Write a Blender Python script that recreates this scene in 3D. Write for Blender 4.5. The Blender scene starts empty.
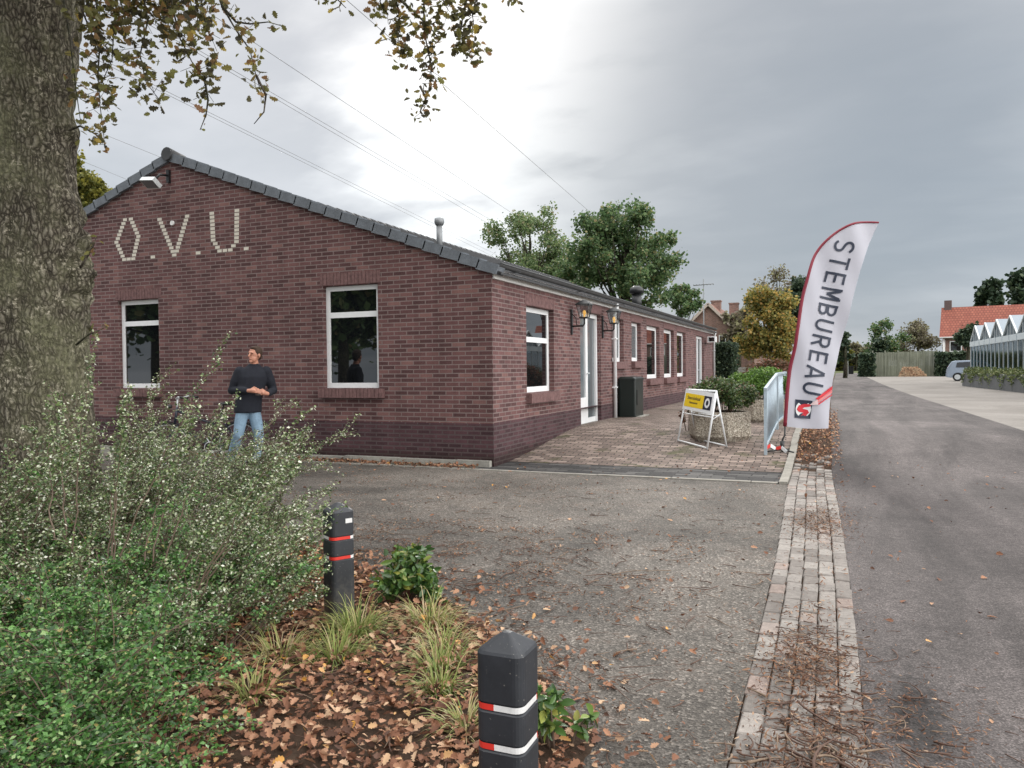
import bpy, bmesh, math, random
import numpy as np
from mathutils import Vector, Matrix, noise as mn
random.seed(7); RNG = np.random.default_rng(11)
scn = bpy.context.scene
COL = scn.collection
PI = math.pi
R_ = math.radians

# ------------------------------------------------------------------ camera numbers
FOC, CZ = 770.0, 1.45
def _rz(t): return Matrix.Rotation(t, 3, 'Z')
def _rx(t): return Matrix.Rotation(t, 3, 'X')
CAMROT = _rz(R_(22.95)) @ _rx(PI/2 + R_(-1.1)) @ _rz(R_(-0.6))

def ground_z(y):
    t = min(1.0, max(0.0, (y-10.4)/4.6)); return 0.32*t*t*(3-2*t)
def ground_np(y):
    t = np.clip((y-10.4)/4.6, 0, 1); return 0.32*t*t*(3-2*t)

# ------------------------------------------------------------------ object helpers
def tag(o, label=None, cat=None, group=None, kind=None):
    if label: o['label'] = label
    if cat: o['category'] = cat
    if group: o['group'] = group
    if kind: o['kind'] = kind
    return o
def thing(name, loc, label, cat, group=None, rz=0.0):
    o = bpy.data.objects.new(name, None); COL.objects.link(o)
    o.location = loc; o.rotation_euler = (0, 0, rz); o.empty_display_size = .2
    return tag(o, label, cat, group)
def copy_tree(o, parent=None):
    c = o.copy(); COL.objects.link(c)
    if parent is not None: c.parent = parent
    for ch in list(o.children): copy_tree(ch, c)
    return c

def basis(d):
    d = Vector(d).normalized()
    a = Vector((0, 0, 1)) if abs(d.z) < .9 else Vector((1, 0, 0))
    u = d.cross(a).normalized(); v = u.cross(d).normalized()
    return u, v

class MB:
    """collects shapes into one mesh"""
    def __init__(s): s.v = []; s.f = []; s.m = []; s.sm = []
    def add(s, vs, fs, mi=0, sm=False):
        b = len(s.v); s.v += [tuple(p) for p in vs]
        for f in fs: s.f.append([b+i for i in f]); s.m.append(mi); s.sm.append(sm)
        return s
    def box(s, x0, x1, y0, y1, z0, z1, mi=0, M=None):
        vs = [(x, y, z) for z in (z0, z1) for y in (y0, y1) for x in (x0, x1)]
        if M is not None: vs = [M @ Vector(p) for p in vs]
        return s.add(vs, [(0,2,3,1),(4,5,7,6),(0,1,5,4),(2,6,7,3),(0,4,6,2),(1,3,7,5)], mi)
    def tube(s, pts, rad, n=8, mi=0, cap=True, sm=True):
        pts = [Vector(p) for p in pts]
        if not hasattr(rad, '__len__'): rad = [rad]*len(pts)
        vs = []; fs = []; pu = None
        for i, p in enumerate(pts):
            d = (pts[min(i+1, len(pts)-1)] - pts[max(i-1, 0)])
            if d.length < 1e-9: d = Vector((0, 0, 1))
            d.normalize()
            if pu is None: u, v = basis(d)
            else:
                u = (pu - d*pu.dot(d))
                u = u.normalized() if u.length > 1e-6 else basis(d)[0]
                v = u.cross(d)
            pu = u
            for k in range(n):
                a = 2*PI*k/n; vs.append(p + (u*math.cos(a)+v*math.sin(a))*rad[i])
        for i in range(len(pts)-1):
            for k in range(n):
                k2 = (k+1) % n
                fs.append((i*n+k, i*n+k2, (i+1)*n+k2, (i+1)*n+k))
        s.add(vs, fs, mi, sm)
        if cap:
            b = len(s.v) - len(vs)
            s.f.append([b+k for k in reversed(range(n))]); s.m.append(mi); s.sm.append(False)
            e = b + (len(pts)-1)*n
            s.f.append([e+k for k in range(n)]); s.m.append(mi); s.sm.append(False)
        return s
    def beam(s, a, b, w, h, mi=0, up=(0, 0, 1)):
        a = Vector(a); b = Vector(b); d = (b-a).normalized(); up = Vector(up)
        u = d.cross(up); u = u.normalized() if u.length > 1e-4 else basis(d)[0]
        v = u.cross(d).normalized()
        vs = [p + u*(sx*w/2) + v*(sy*h/2) for p in (a, b) for sx, sy in ((-1,-1),(1,-1),(1,1),(-1,1))]
        return s.add(vs, [(0,1,2,3),(7,6,5,4),(0,4,5,1),(1,5,6,2),(2,6,7,3),(3,7,4,0)], mi)
    def prism(s, poly, z0, z1, mi=0, M=None):
        n = len(poly)
        vs = [Vector((x, y, z0)) for x, y in poly] + [Vector((x, y, z1)) for x, y in poly]
        if M is not None: vs = [M @ p for p in vs]
        fs = [list(reversed(range(n))), list(range(n, 2*n))] + [(i, (i+1) % n, n+(i+1) % n, n+i) for i in range(n)]
        return s.add(vs, fs, mi)
    def loft(s, rings, mi=0, sm=True, cap=True):
        """rings: list of lists of points"""
        n = len(rings[0]); vs = [p for r in rings for p in r]; fs = []
        for i in range(len(rings)-1):
            for k in range(n):
                k2 = (k+1) % n; fs.append((i*n+k, i*n+k2, (i+1)*n+k2, (i+1)*n+k))
        if cap: fs += [list(reversed(range(n))), [(len(rings)-1)*n+k for k in range(n)]]
        return s.add(vs, fs, mi, sm)
    def sphere(s, c, r, n=12, m=8, mi=0, M=None):
        if not hasattr(r, '__len__'): r = (r, r, r)
        rings = []
        for j in range(m+1):
            t = -PI/2 + PI*j/m; ct = max(math.cos(t), .02)
            ring = [Vector((r[0]*ct*math.cos(2*PI*k/n), r[1]*ct*math.sin(2*PI*k/n), r[2]*math.sin(t))) for k in range(n)]
            if M is not None: ring = [M @ p for p in ring]
            rings.append([p + Vector(c) for p in ring])
        return s.loft(rings, mi)
    def mesh(s, name, mats, off=(0, 0, 0)):
        me = bpy.data.meshes.new(name)
        ox, oy, oz = off
        me.from_pydata([(a-ox, b-oy, c-oz) for a, b, c in s.v], [], s.f)
        if not isinstance(mats, (list, tuple)): mats = [mats]
        for m in mats: me.materials.append(m)
        me.polygons.foreach_set('material_index', s.m)
        me.polygons.foreach_set('use_smooth', s.sm)
        me.update(); return me
    def part(s, name, mats, root, world=True):
        """a part under root; vertices are in world axes measured from world origin if world else local"""
        me = s.mesh(name, mats, tuple(root_origin(root)) if world else (0, 0, 0))
        o = bpy.data.objects.new(name, me); COL.objects.link(o); o.parent = root; return o
    def solo(s, name, mats, origin=(0, 0, 0), **kw):
        me = s.mesh(name, mats, origin)
        o = bpy.data.objects.new(name, me); COL.objects.link(o); o.location = origin
        return tag(o, **kw)
def root_origin(o):
    v = Vector((0, 0, 0))
    while o is not None: v = v + o.location; o = o.parent
    return v

def cloud_mesh(name, tv, tf, pos, rot, scl, mats, off=(0, 0, 0)):
    """many copies of a small leaf template in one mesh, with a per-leaf 'tone'"""
    tv = np.array(tv, float); N = len(pos); k = len(tv)
    scl = np.asarray(scl, float)
    if scl.ndim == 1: scl = np.repeat(scl[:, None], 3, 1)
    v = np.einsum('nij,nkj->nki', rot, tv[None]*scl[:, None, :]) + pos[:, None, :] - np.array(off)
    me = bpy.data.meshes.new(name)
    me.vertices.add(N*k); me.vertices.foreach_set('co', v.reshape(-1))
    lt = np.array([len(f) for f in tf]); flat = np.concatenate([np.array(f) for f in tf])
    loops = (flat[None] + (np.arange(N)*k)[:, None]).reshape(-1)
    tot = np.tile(lt, N); st = np.concatenate([[0], np.cumsum(tot)[:-1]])
    me.loops.add(len(loops)); me.loops.foreach_set('vertex_index', loops.astype(np.int32))
    me.polygons.add(len(tot)); me.polygons.foreach_set('loop_start', st.astype(np.int32))
    try: me.polygons.foreach_set('loop_total', tot.astype(np.int32))
    except Exception: pass
    me.update(calc_edges=True)
    at = me.attributes.new('tone', 'FLOAT', 'POINT')
    at.data.foreach_set('value', np.repeat(RNG.random(N), k).astype(np.float32))
    me.materials.append(mats); return me
def rand_rot(N, flat=0.0):
    """random orientations; flat>0 squeezes leaf normals toward +Z"""
    a = RNG.random(N)*2*PI
    nrm = RNG.normal(size=(N, 3)); nrm[:, 2] += flat*np.sign(RNG.random(N)-.0001); nrm /= np.linalg.norm(nrm, axis=1)[:, None]
    t = np.stack([np.cos(a), np.sin(a), 0.3*RNG.normal(size=N)], 1)
    u = np.cross(t, nrm); u /= np.linalg.norm(u, axis=1)[:, None] + 1e-9
    v = np.cross(nrm, u)
    return np.stack([u, v, nrm], 2)
LEAF_V = [(0,0,0),(.32,.45,.1),(0,1,0),(-.32,.45,.1)]; LEAF_F = [(0,1,2),(0,2,3)]
CLUMP_V = [(0,0,0),(.5,.3,.08),(.36,.9,0),(-.1,1.0,.12),(-.5,.5,.05)]; CLUMP_F = [(0,1,2,3),(0,3,4)]
_o = [(0,0),(.06,.12),(.2,.18),(.13,.3),(.3,.42),(.2,.52),(.36,.68),(.2,.76),(.2,.92),(0,1)]
OAK_V = [(x, y, abs(x)*.45) for x, y in _o] + [(-x, y, abs(x)*.35) for x, y in _o[1:-1]]
OAK_F = [tuple(range(10)), (0, 9) + tuple(range(17, 9, -1))]
def cloud(name, root, mat, pos, rot, scl, tv=LEAF_V, tf=LEAF_F, origin=None, **kw):
    off = root_origin(root) if root is not None else (origin or (0, 0, 0))
    me = cloud_mesh(name, tv, tf, np.asarray(pos), rot, scl, mat, tuple(off))
    o = bpy.data.objects.new(name, me); COL.objects.link(o)
    if root is not None: o.parent = root
    else: o.location = off
    return tag(o, **kw)

# ------------------------------------------------------------------ material helpers
class NT:
    def __init__(s, name):
        s.m = bpy.data.materials.new(name); s.m.use_nodes = True; s.t = s.m.node_tree
        s.b = s.t.nodes['Principled BSDF']; s.out = s.t.nodes['Material Output']
    def n(s, ty, **kw):
        nd = s.t.nodes.new(ty)
        for k, v in kw.items():
            if k in nd.inputs.keys(): nd.inputs[k].default_value = v
            else: setattr(nd, k, v)
        return nd
    def l(s, a, b): s.t.links.new(a, b)
    def obj(s, scale=(1, 1, 1), rot=(0, 0, 0)):
        tc = s.n('ShaderNodeTexCoord'); mp = s.n('ShaderNodeMapping')
        mp.inputs['Scale'].default_value = scale; mp.inputs['Rotation'].default_value = rot
        s.l(tc.outputs['Object'], mp.inputs['Vector']); return mp.outputs['Vector']
    def noise(s, vec, scale, detail=4, rough=.55, dist=0):
        nd = s.n('ShaderNodeTexNoise'); nd.inputs['Scale'].default_value = scale
        nd.inputs['Detail'].default_value = detail; nd.inputs['Roughness'].default_value = rough
        nd.inputs['Distortion'].default_value = dist
        if vec is not None: s.l(vec, nd.inputs['Vector'])
        return nd.outputs['Fac']
    def ramp(s, fac, stops, interp='LINEAR'):
        r = s.n('ShaderNodeValToRGB'); r.color_ramp.interpolation = interp
        e = r.color_ramp.elements
        while len(e) < len(stops): e.new(.5)
        for i, (p, c) in enumerate(stops):
            e[i].position = p; e[i].color = (c[0], c[1], c[2], 1) if hasattr(c, '__len__') else (c, c, c, 1)
        s.l(fac, r.inputs['Fac']); return r.outputs['Color']
    def mix(s, fac, a, b, mode='MIX'):
        x = s.n('ShaderNodeMix'); x.data_type = 'RGBA'; x.blend_type = mode
        for sock, v in ((x.inputs[0], fac), (x.inputs[6], a), (x.inputs[7], b)):
            if isinstance(v, (int, float)): sock.default_value = v
            elif isinstance(v, (tuple, list)): sock.default_value = (v[0], v[1], v[2], 1)
            else: s.l(v, sock)
        return x.outputs[2]
    def bump(s, h, strength=.4, dist=.01):
        b = s.n('ShaderNodeBump'); b.inputs['Strength'].default_value = strength; b.inputs['Distance'].default_value = dist
        s.l(h, b.inputs['Height']); s.l(b.outputs['Normal'], s.b.inputs['Normal']); return s
    def col(s, c):
        if isinstance(c, (tuple, list)): s.b.inputs['Base Color'].default_value = (c[0], c[1], c[2], 1)
        else: s.l(c, s.b.inputs['Base Color'])
        return s
    def set(s, rough=.6, metal=0, spec=.5, **kw):
        s.b.inputs['Roughness'].default_value = rough; s.b.inputs['Metallic'].default_value = metal
        s.b.inputs['Specular IOR Level'].default_value = spec
        return s
def sc(c, k): return tuple(min(1, x*k) for x in c)
def plain(name, c, rough=.55, metal=0, var=.25, scale=8, bump=.15, spec=.5, bd=.004):
    t = NT(name); v = t.obj(); n1 = t.noise(v, scale, 6, .6); n2 = t.noise(v, scale*7, 3)
    f = t.mix(.4, n1, n2)
    t.col(t.ramp(f, [(.3, sc(c, 1-var)), (.7, sc(c, 1+var))])).set(rough, metal, spec)
    if bump: t.bump(n2, bump, bd)
    return t.m
def leafmat(name, stops, trans=.3, rough=.5, spec=.4):
    t = NT(name); a = t.n('ShaderNodeAttribute', attribute_name='tone')
    c = t.ramp(a.outputs['Fac'], stops)
    t.col(c).set(rough, 0, spec)
    tr = t.n('ShaderNodeBsdfTranslucent'); t.l(c, tr.inputs['Color'])
    mx = t.n('ShaderNodeMixShader'); mx.inputs[0].default_value = trans
    t.l(t.b.outputs[0], mx.inputs[1]); t.l(tr.outputs[0], mx.inputs[2]); t.l(mx.outputs[0], t.out.inputs['Surface'])
    return t.m

def brickmat(name, c1, c2, mort, bw=.215, rh=.0665, ms=.0115, stain=True, dark_base=None, rough=.85, pal=None):
    t = NT(name); tc = t.n('ShaderNodeTexCoord'); sx = t.n('ShaderNodeSeparateXYZ'); t.l(tc.outputs['Object'], sx.inputs[0])
    ad = t.n('ShaderNodeMath', operation='ADD'); t.l(sx.outputs['X'], ad.inputs[0]); t.l(sx.outputs['Y'], ad.inputs[1])
    cb = t.n('ShaderNodeCombineXYZ'); t.l(ad.outputs[0], cb.inputs['X']); t.l(sx.outputs['Z'], cb.inputs['Y'])
    # slight wobble of courses
    br = t.n('ShaderNodeTexBrick'); t.l(cb.outputs[0], br.inputs['Vector'])
    for k, v in dict(Scale=1.0).items(): br.inputs[k].default_value = v
    br.inputs['Brick Width'].default_value = bw; br.inputs['Row Height'].default_value = rh
    br.inputs['Mortar Size'].default_value = ms; br.inputs['Mortar Smooth'].default_value = .15; br.inputs['Bias'].default_value = 0
    br.inputs['Color1'].default_value = (0, 0, 0, 1); br.inputs['Color2'].default_value = (1, 1, 1, 1); br.inputs['Mortar'].default_value = (.5, .5, .5, 1)
    mid = tuple((a+b)/2 for a, b in zip(c1, c2))
    bc = t.ramp(br.outputs['Color'], pal or [(0, sc(c1, .55)), (.3, c1), (.65, mid), (1, c2)])
    v = t.obj(); nf = t.noise(v, 60, 4, .7); nl = t.noise(v, .7, 5, .6)
    bc = t.mix(.35, bc, t.ramp(nf, [(.3, sc(c1, .6)), (.7, sc(c2, 1.25))]), 'MIX')
    mc = t.mix(nf, sc(mort, .75), sc(mort, 1.15))
    c = t.mix(br.outputs['Fac'], bc, mc)
    c = t.mix(.35, c, t.ramp(nl, [(.3, .45), (.7, 1.0)]), 'MULTIPLY')
    vst = t.noise(t.obj(scale=(3.2, 3.2, .22)), 1.6, 5, .65); c = t.mix(.5, c, t.ramp(vst, [(.32, .62), (.6, 1.0)]), 'MULTIPLY')
    if stain:   # rain-splash and algae darkening of the lowest courses (real dirt, wavy edge)
        zz = t.n('ShaderNodeMath', operation='MULTIPLY_ADD'); t.l(nl, zz.inputs[0]); zz.inputs[1].default_value = -.25; t.l(sx.outputs['Z'], zz.inputs[2])
        rr = t.ramp(zz.outputs[0], [(.0, (.55, .53, .48)), (.12, (1, 1, 1))])
        c = t.mix(1, c, rr, 'MULTIPLY')
    t.col(c).set(rough, 0, .3)
    h = t.n('ShaderNodeMath', operation='MULTIPLY_ADD'); t.l(br.outputs['Fac'], h.inputs[0]); h.inputs[1].default_value = -1.0; t.l(nf, h.inputs[2])
    t.bump(h.outputs[0], .6, .006); return t.m
def paver(name, c1, c2, mort, bw, rh, ms=.008, moss=0, rot=0):
    t = NT(name); v = t.obj(rot=(0, 0, rot)); br = t.n('ShaderNodeTexBrick')
    wob = t.noise(v, 1.3, 2); vv = t.n('ShaderNodeVectorMath', operation='ADD')
    sc_ = t.n('ShaderNodeVectorMath', operation='SCALE'); cmb = t.n('ShaderNodeCombineXYZ'); t.l(wob, cmb.inputs[0]); t.l(wob, cmb.inputs[1])
    t.l(cmb.outputs[0], sc_.inputs[0]); sc_.inputs['Scale'].default_value = .12
    t.l(v, vv.inputs[0]); t.l(sc_.outputs[0], vv.inputs[1]); t.l(vv.outputs[0], br.inputs['Vector'])
    br.inputs['Scale'].default_value = 1; br.inputs['Brick Width'].default_value = bw; br.inputs['Row Height'].default_value = rh
    br.inputs['Mortar Size'].default_value = ms; br.inputs['Mortar Smooth'].default_value = .2; br.inputs['Bias'].default_value = 0
    br.inputs['Color1'].default_value = (0, 0, 0, 1); br.inputs['Color2'].default_value = (1, 1, 1, 1)
    bc = t.ramp(br.outputs['Color'], [(0, sc(c1, .65)), (.4, c1), (.8, c2), (1, sc(c2, 1.25))])
    nf = t.noise(v, 45, 5, .7); nl = t.noise(v, .9, 5, .65)
    bc = t.mix(.4, bc, t.ramp(nf, [(.3, sc(c1, .7)), (.7, sc(c2, 1.2))]))
    c = t.mix(br.outputs['Fac'], bc, mort)
    c = t.mix(.6, c, t.ramp(nl, [(.32, .4), (.6, 1.05)]), 'MULTIPLY')
    if moss:
        ms_ = t.ramp(t.noise(v, 1.6, 6, .7), [(.56, 0), (.66, moss)]); c = t.mix(ms_, c, (.05, .055, .015))
    t.col(c).set(.85, 0, .3)
    h = t.n('ShaderNodeMath', operation='MULTIPLY_ADD'); t.l(br.outputs['Fac'], h.inputs[0]); h.inputs[1].default_value = -1; t.l(nf, h.inputs[2])
    t.bump(h.outputs[0], .7, .006); return t.m

# --- materials
def m_yard():
    t = NT('yard_aggregate'); v = t.obj()
    vo = t.n('ShaderNodeTexVoronoi'); vo.inputs['Scale'].default_value = 80; t.l(v, vo.inputs['Vector'])
    vo2 = t.n('ShaderNodeTexVoronoi'); vo2.inputs['Scale'].default_value = 210; t.l(v, vo2.inputs['Vector'])
    a = t.ramp(vo.outputs['Color'], [(0, (.02, .018, .016)), (.45, (.085, .08, .073)), (.75, (.20, .19, .175)), (1, (.62, .60, .56))])
    b = t.ramp(vo2.outputs['Color'], [(0, (.05, .046, .042)), (.6, (.13, .125, .115)), (1, (.38, .37, .34))])
    c = t.mix(.45, a, b)
    nl = t.noise(v, .35, 6, .6, .4); nm = t.noise(v, 2.2, 7, .7); nd = t.noise(v, 22, 6, .75)
    c = t.mix(.9, c, t.ramp(nl, [(.38, .42), (.6, 1.3)]), 'MULTIPLY')
    c = t.mix(.7, c, t.ramp(nm, [(.3, .55), (.6, 1.1)]), 'MULTIPLY')
    # rotted needles and dirt drifted in patches
    mk = t.n('ShaderNodeMath', operation='MULTIPLY'); t.l(t.ramp(nm, [(.5, 0), (.66, 1)]), mk.inputs[0]); t.l(t.ramp(nd, [(.5, 0), (.6, .8)]), mk.inputs[1])
    c = t.mix(mk.outputs[0], c, (.085, .045, .028))
    c = t.mix(1, c, (.90, .835, .79), 'MULTIPLY'); t.col(c).set(.8, 0, .3); t.bump(vo.outputs['Distance'], .7, .008); return t.m
def m_road():
    t = NT('road_asphalt'); v = t.obj(); vs = t.obj(scale=(1, .12, 1))
    vo = t.n('ShaderNodeTexVoronoi'); vo.inputs['Scale'].default_value = 150; t.l(v, vo.inputs['Vector'])
    c = t.ramp(vo.outputs['Color'], [(0, (.05, .047, .046)), (.5, (.095, .09, .09)), (1, (.21, .2, .2))])
    st = t.noise(vs, 1.6, 7, .62, .5); nl = t.noise(v, .5, 6, .65, .6); nf = t.noise(v, 14, 5, .7)
    c = t.mix(.85, c, t.ramp(st, [(.33, .5), (.64, 1.35)]), 'MULTIPLY')
    c = t.mix(.75, c, t.ramp(nl, [(.35, .55), (.62, 1.25)]), 'MULTIPLY')
    c = t.mix(.7, c, t.ramp(nf, [(.3, .6), (.7, 1.25)]), 'MULTIPLY')
    # one damp dark patch by the paving strip
    sx = t.n('ShaderNodeSeparateXYZ'); t.l(v, sx.inputs[0])
    dx = t.n('ShaderNodeMath', operation='SUBTRACT'); t.l(sx.outputs[0], dx.inputs[0]); dx.inputs[1].default_value = .30
    dy = t.n('ShaderNodeMath', operation='SUBTRACT'); t.l(sx.outputs[1], dy.inputs[0]); dy.inputs[1].default_value = 3.55
    dx2 = t.n('ShaderNodeMath', operation='MULTIPLY'); t.l(dx.outputs[0], dx2.inputs[0]); dx2.inputs[1].default_value = 4.5
    cm = t.n('ShaderNodeCombineXYZ'); t.l(dx2.outputs[0], cm.inputs[0]); t.l(dy.outputs[0], cm.inputs[1])
    ln = t.n('ShaderNodeVectorMath', operation='LENGTH'); t.l(cm.outputs[0], ln.inputs[0])
    ad = t.n('ShaderNodeMath', operation='MULTIPLY_ADD'); t.l(nf, ad.inputs[0]); ad.inputs[1].default_value = .9; t.l(ln.outputs['Value'], ad.inputs[2])
    c = t.mix(1, c, t.ramp(ad.outputs[0], [(.7, .42), (1.25, 1.0)]), 'MULTIPLY')
    c = t.mix(1, c, (.84, .765, .74), 'MULTIPLY'); t.col(c).set(.8, 0, .3); t.bump(vo.outputs['Distance'], .5, .005); return t.m
def m_concrete_yard():
    t = NT('pale_concrete_yard'); v = t.obj(); n = t.noise(v, .35, 7, .65, .5); f = t.noise(v, 12, 6, .7); g = t.noise(v, 90, 3, .7)
    c = t.ramp(n, [(.3, (.155, .14, .125)), (.65, (.26, .24, .22))])
    c = t.mix(.5, c, t.ramp(f, [(.3, .65), (.65, 1.1)]), 'MULTIPLY'); c = t.mix(.4, c, t.ramp(g, [(.3, .6), (.7, 1.2)]), 'MULTIPLY')
    t.col(c).set(.9, 0, .3).bump(g, .4, .005); return t.m
def m_soil(name, a, b, scale=3):
    t = NT(name); v = t.obj(); n = t.noise(v, scale, 8, .7); f = t.noise(v, scale*14, 6, .75)
    t.col(t.mix(.5, t.ramp(n, [(.3, a), (.7, b)]), t.ramp(f, [(.3, sc(a, .6)), (.7, sc(b, 1.3))]))).set(.95, 0, .15).bump(f, .8, .02); return t.m
def m_bark(name, a, b, c3, vs=9, strength=1.0, dist=.03):
    t = NT(name); v = t.obj(scale=(1, 1, .42)); v2 = t.obj(); n2 = t.noise(v2, 1.6, 6, .7); n3 = t.noise(v2, 34, 6, .75); nw = t.noise(v2, 5, 4, .6)
    ns = t.n('ShaderNodeTexNoise'); ns.inputs['Scale'].default_value = 7; ns.inputs['Detail'].default_value = 4; t.l(v2, ns.inputs['Vector'])
    sc_ = t.n('ShaderNodeVectorMath', operation='SCALE'); t.l(ns.outputs['Color'], sc_.inputs[0]); sc_.inputs['Scale'].default_value = .10
    ad = t.n('ShaderNodeVectorMath', operation='ADD'); t.l(v, ad.inputs[0]); t.l(sc_.outputs[0], ad.inputs[1])
    vo = t.n('ShaderNodeTexVoronoi', feature='DISTANCE_TO_EDGE'); vo.inputs['Scale'].default_value = vs*2.2; t.l(ad.outputs[0], vo.inputs['Vector'])
    vo2 = t.n('ShaderNodeTexVoronoi'); vo2.inputs['Scale'].default_value = vs*2.2; t.l(ad.outputs[0], vo2.inputs['Vector'])
    c = t.ramp(vo.outputs['Distance'], [(0, sc(a, .3)), (.12, a), (.4, b)])
    c = t.mix(.45, c, t.ramp(vo2.outputs['Color'], [(0, .35), (1, 1.0)]), 'MULTIPLY')
    c = t.mix(t.ramp(n2, [(.42, 0), (.6, .65)]), c, t.ramp(n3, [(.3, sc(c3, .4)), (.7, sc(c3, 1.5))]))
    c = t.mix(.6, c, t.ramp(n3, [(.3, .45), (.7, 1.2)]), 'MULTIPLY')
    lich = t.n('ShaderNodeMath', operation='MULTIPLY'); t.l(t.ramp(nw, [(.52, 0), (.6, 1)]), lich.inputs[0]); t.l(t.ramp(n3, [(.54, 0), (.6, .8)]), lich.inputs[1])
    c = t.mix(lich.outputs[0], c, sc(b, 1.5))
    h = t.n('ShaderNodeMath', operation='MULTIPLY_ADD'); t.l(n3, h.inputs[0]); h.inputs[1].default_value = .25; t.l(vo.outputs['Distance'], h.inputs[2])
    t.col(c).set(.92, 0, .2).bump(h.outputs[0], strength, dist); return t.m

MT = {}
MT['yard'] = m_yard(); MT['road'] = m_road(); MT['cyard'] = m_concrete_yard()
MT['ground'] = m_soil('meadow_ground', (.045, .06, .02), (.09, .10, .04), 1.5)
MT['soil'] = m_soil('bed_soil', (.035, .022, .015), (.085, .055, .038), 5)
MT['brick'] = brickmat('purple_brown_brick', (.105, .050, .052), (.24, .118, .108), (.25, .19, .18), ms=.0085, bw=.225, pal=[(0, (.036, .018, .021)), (.3, (.078, .037, .040)), (.55, (.128, .061, .063)), (.85, (.175, .086, .083)), (1, (.27, .145, .13))])
MT['brick_dark'] = brickmat('dark_plinth_brick', (.055, .027, .032), (.115, .056, .064), (.11, .08, .082))
MT['brick_soldier'] = plain('soldier_brick', (.155, .085, .082), .9, var=.55, scale=16, bump=.5)
MT['brick_far'] = brickmat('far_house_brick', (.22, .105, .08), (.34, .18, .14), (.34, .28, .25), stain=False)
MT['terrace'] = paver('terrace_klinkers', (.14, .105, .09), (.33, .26, .22), (.035, .028, .024), .215, .105, .009, moss=.8)
MT['band'] = paver('dark_band_bricks', (.028, .027, .028), (.12, .115, .11), (.018, .017, .016), .33, .11, .009)
MT['klink'] = None
MT['white'] = plain('white_frame_paint', (.78, .79, .80), .35, var=.04, scale=3, bump=.03)
MT['fascia'] = plain('white_fascia', (.74, .735, .72), .5, var=.10, scale=2, bump=.05)
MT['zinc'] = plain('grey_zinc', (.20, .21, .22), .45, .3, var=.25, scale=5, bump=.08)
MT['galv'] = plain('galvanised_steel', (.42, .50, .56), .42, .35, var=.18, scale=9, bump=.08)
MT['galv2'] = plain('dull_aluminium', (.62, .65, .66), .4, .4, var=.15, scale=9, bump=.08)
MT['tile'] = plain('grey_roof_tile', (.13, .145, .165), .7, var=.35, scale=7, bump=.3)
MT['tile_d'] = plain('dark_roof_tile', (.038, .039, .042), .75, var=.35, scale=7, bump=.3)
MT['black'] = plain('black_painted_metal', (.012, .013, .014), .4, var=.3, bump=.1)
MT['cab'] = plain('dark_green_steel', (.005, .012, .010), .35, var=.2, scale=2, bump=.05, spec=.6)
MT['stone'] = plain('weathered_stone', (.28, .27, .24), .9, var=.35, scale=6, bump=.5)
MT['kerb'] = plain('concrete_kerb', (.25, .235, .205), .9, var=.3, scale=5, bump=.4)
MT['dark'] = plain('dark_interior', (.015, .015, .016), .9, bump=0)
def m_glass(name, c=(.006, .007, .008), rough=.015):
    t = NT(name); v = t.obj(); n = t.noise(v, 1.1, 2); t.col(c).set(rough, 0, 1.0).bump(n, .03, .01); t.b.inputs['IOR'].default_value = 1.6; return t.m
MT['glass'] = m_glass('dark_window_glass')
MT['glass_l'] = m_glass('curtained_window_glass', (.12, .14, .15), .08)
def m_clear():
    t = NT('greenhouse_glass'); g = t.n('ShaderNodeBsdfGlossy', Roughness=.08); g.inputs['Color'].default_value = (.85, .92, .98, 1)
    tr = t.n('ShaderNodeBsdfTransparent'); tr.inputs['Color'].default_value = (.62, .72, .76, 1)
    mx = t.n('ShaderNodeMixShader'); mx.inputs[0].default_value = .28
    t.l(tr.outputs[0], mx.inputs[1]); t.l(g.outputs[0], mx.inputs[2]); t.l(mx.outputs[0], t.out.inputs['Surface']); return t.m
MT['ghglass'] = m_clear()
MT['ghroof'] = plain('whitewashed_glass', (.21, .25, .29), .35, var=.12, scale=2, bump=0)
MT['bark_oak'] = m_bark('oak_bark', (.10, .085, .065), (.27, .245, .195), (.16, .16, .095), 15, .9, .03)
MT['bark'] = m_bark('tree_bark', (.05, .04, .032), (.13, .11, .09), (.07, .08, .04), 6)
MT['stem'] = plain('shrub_stem', (.13, .09, .065), .7, var=.3, bump=.1)

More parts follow.
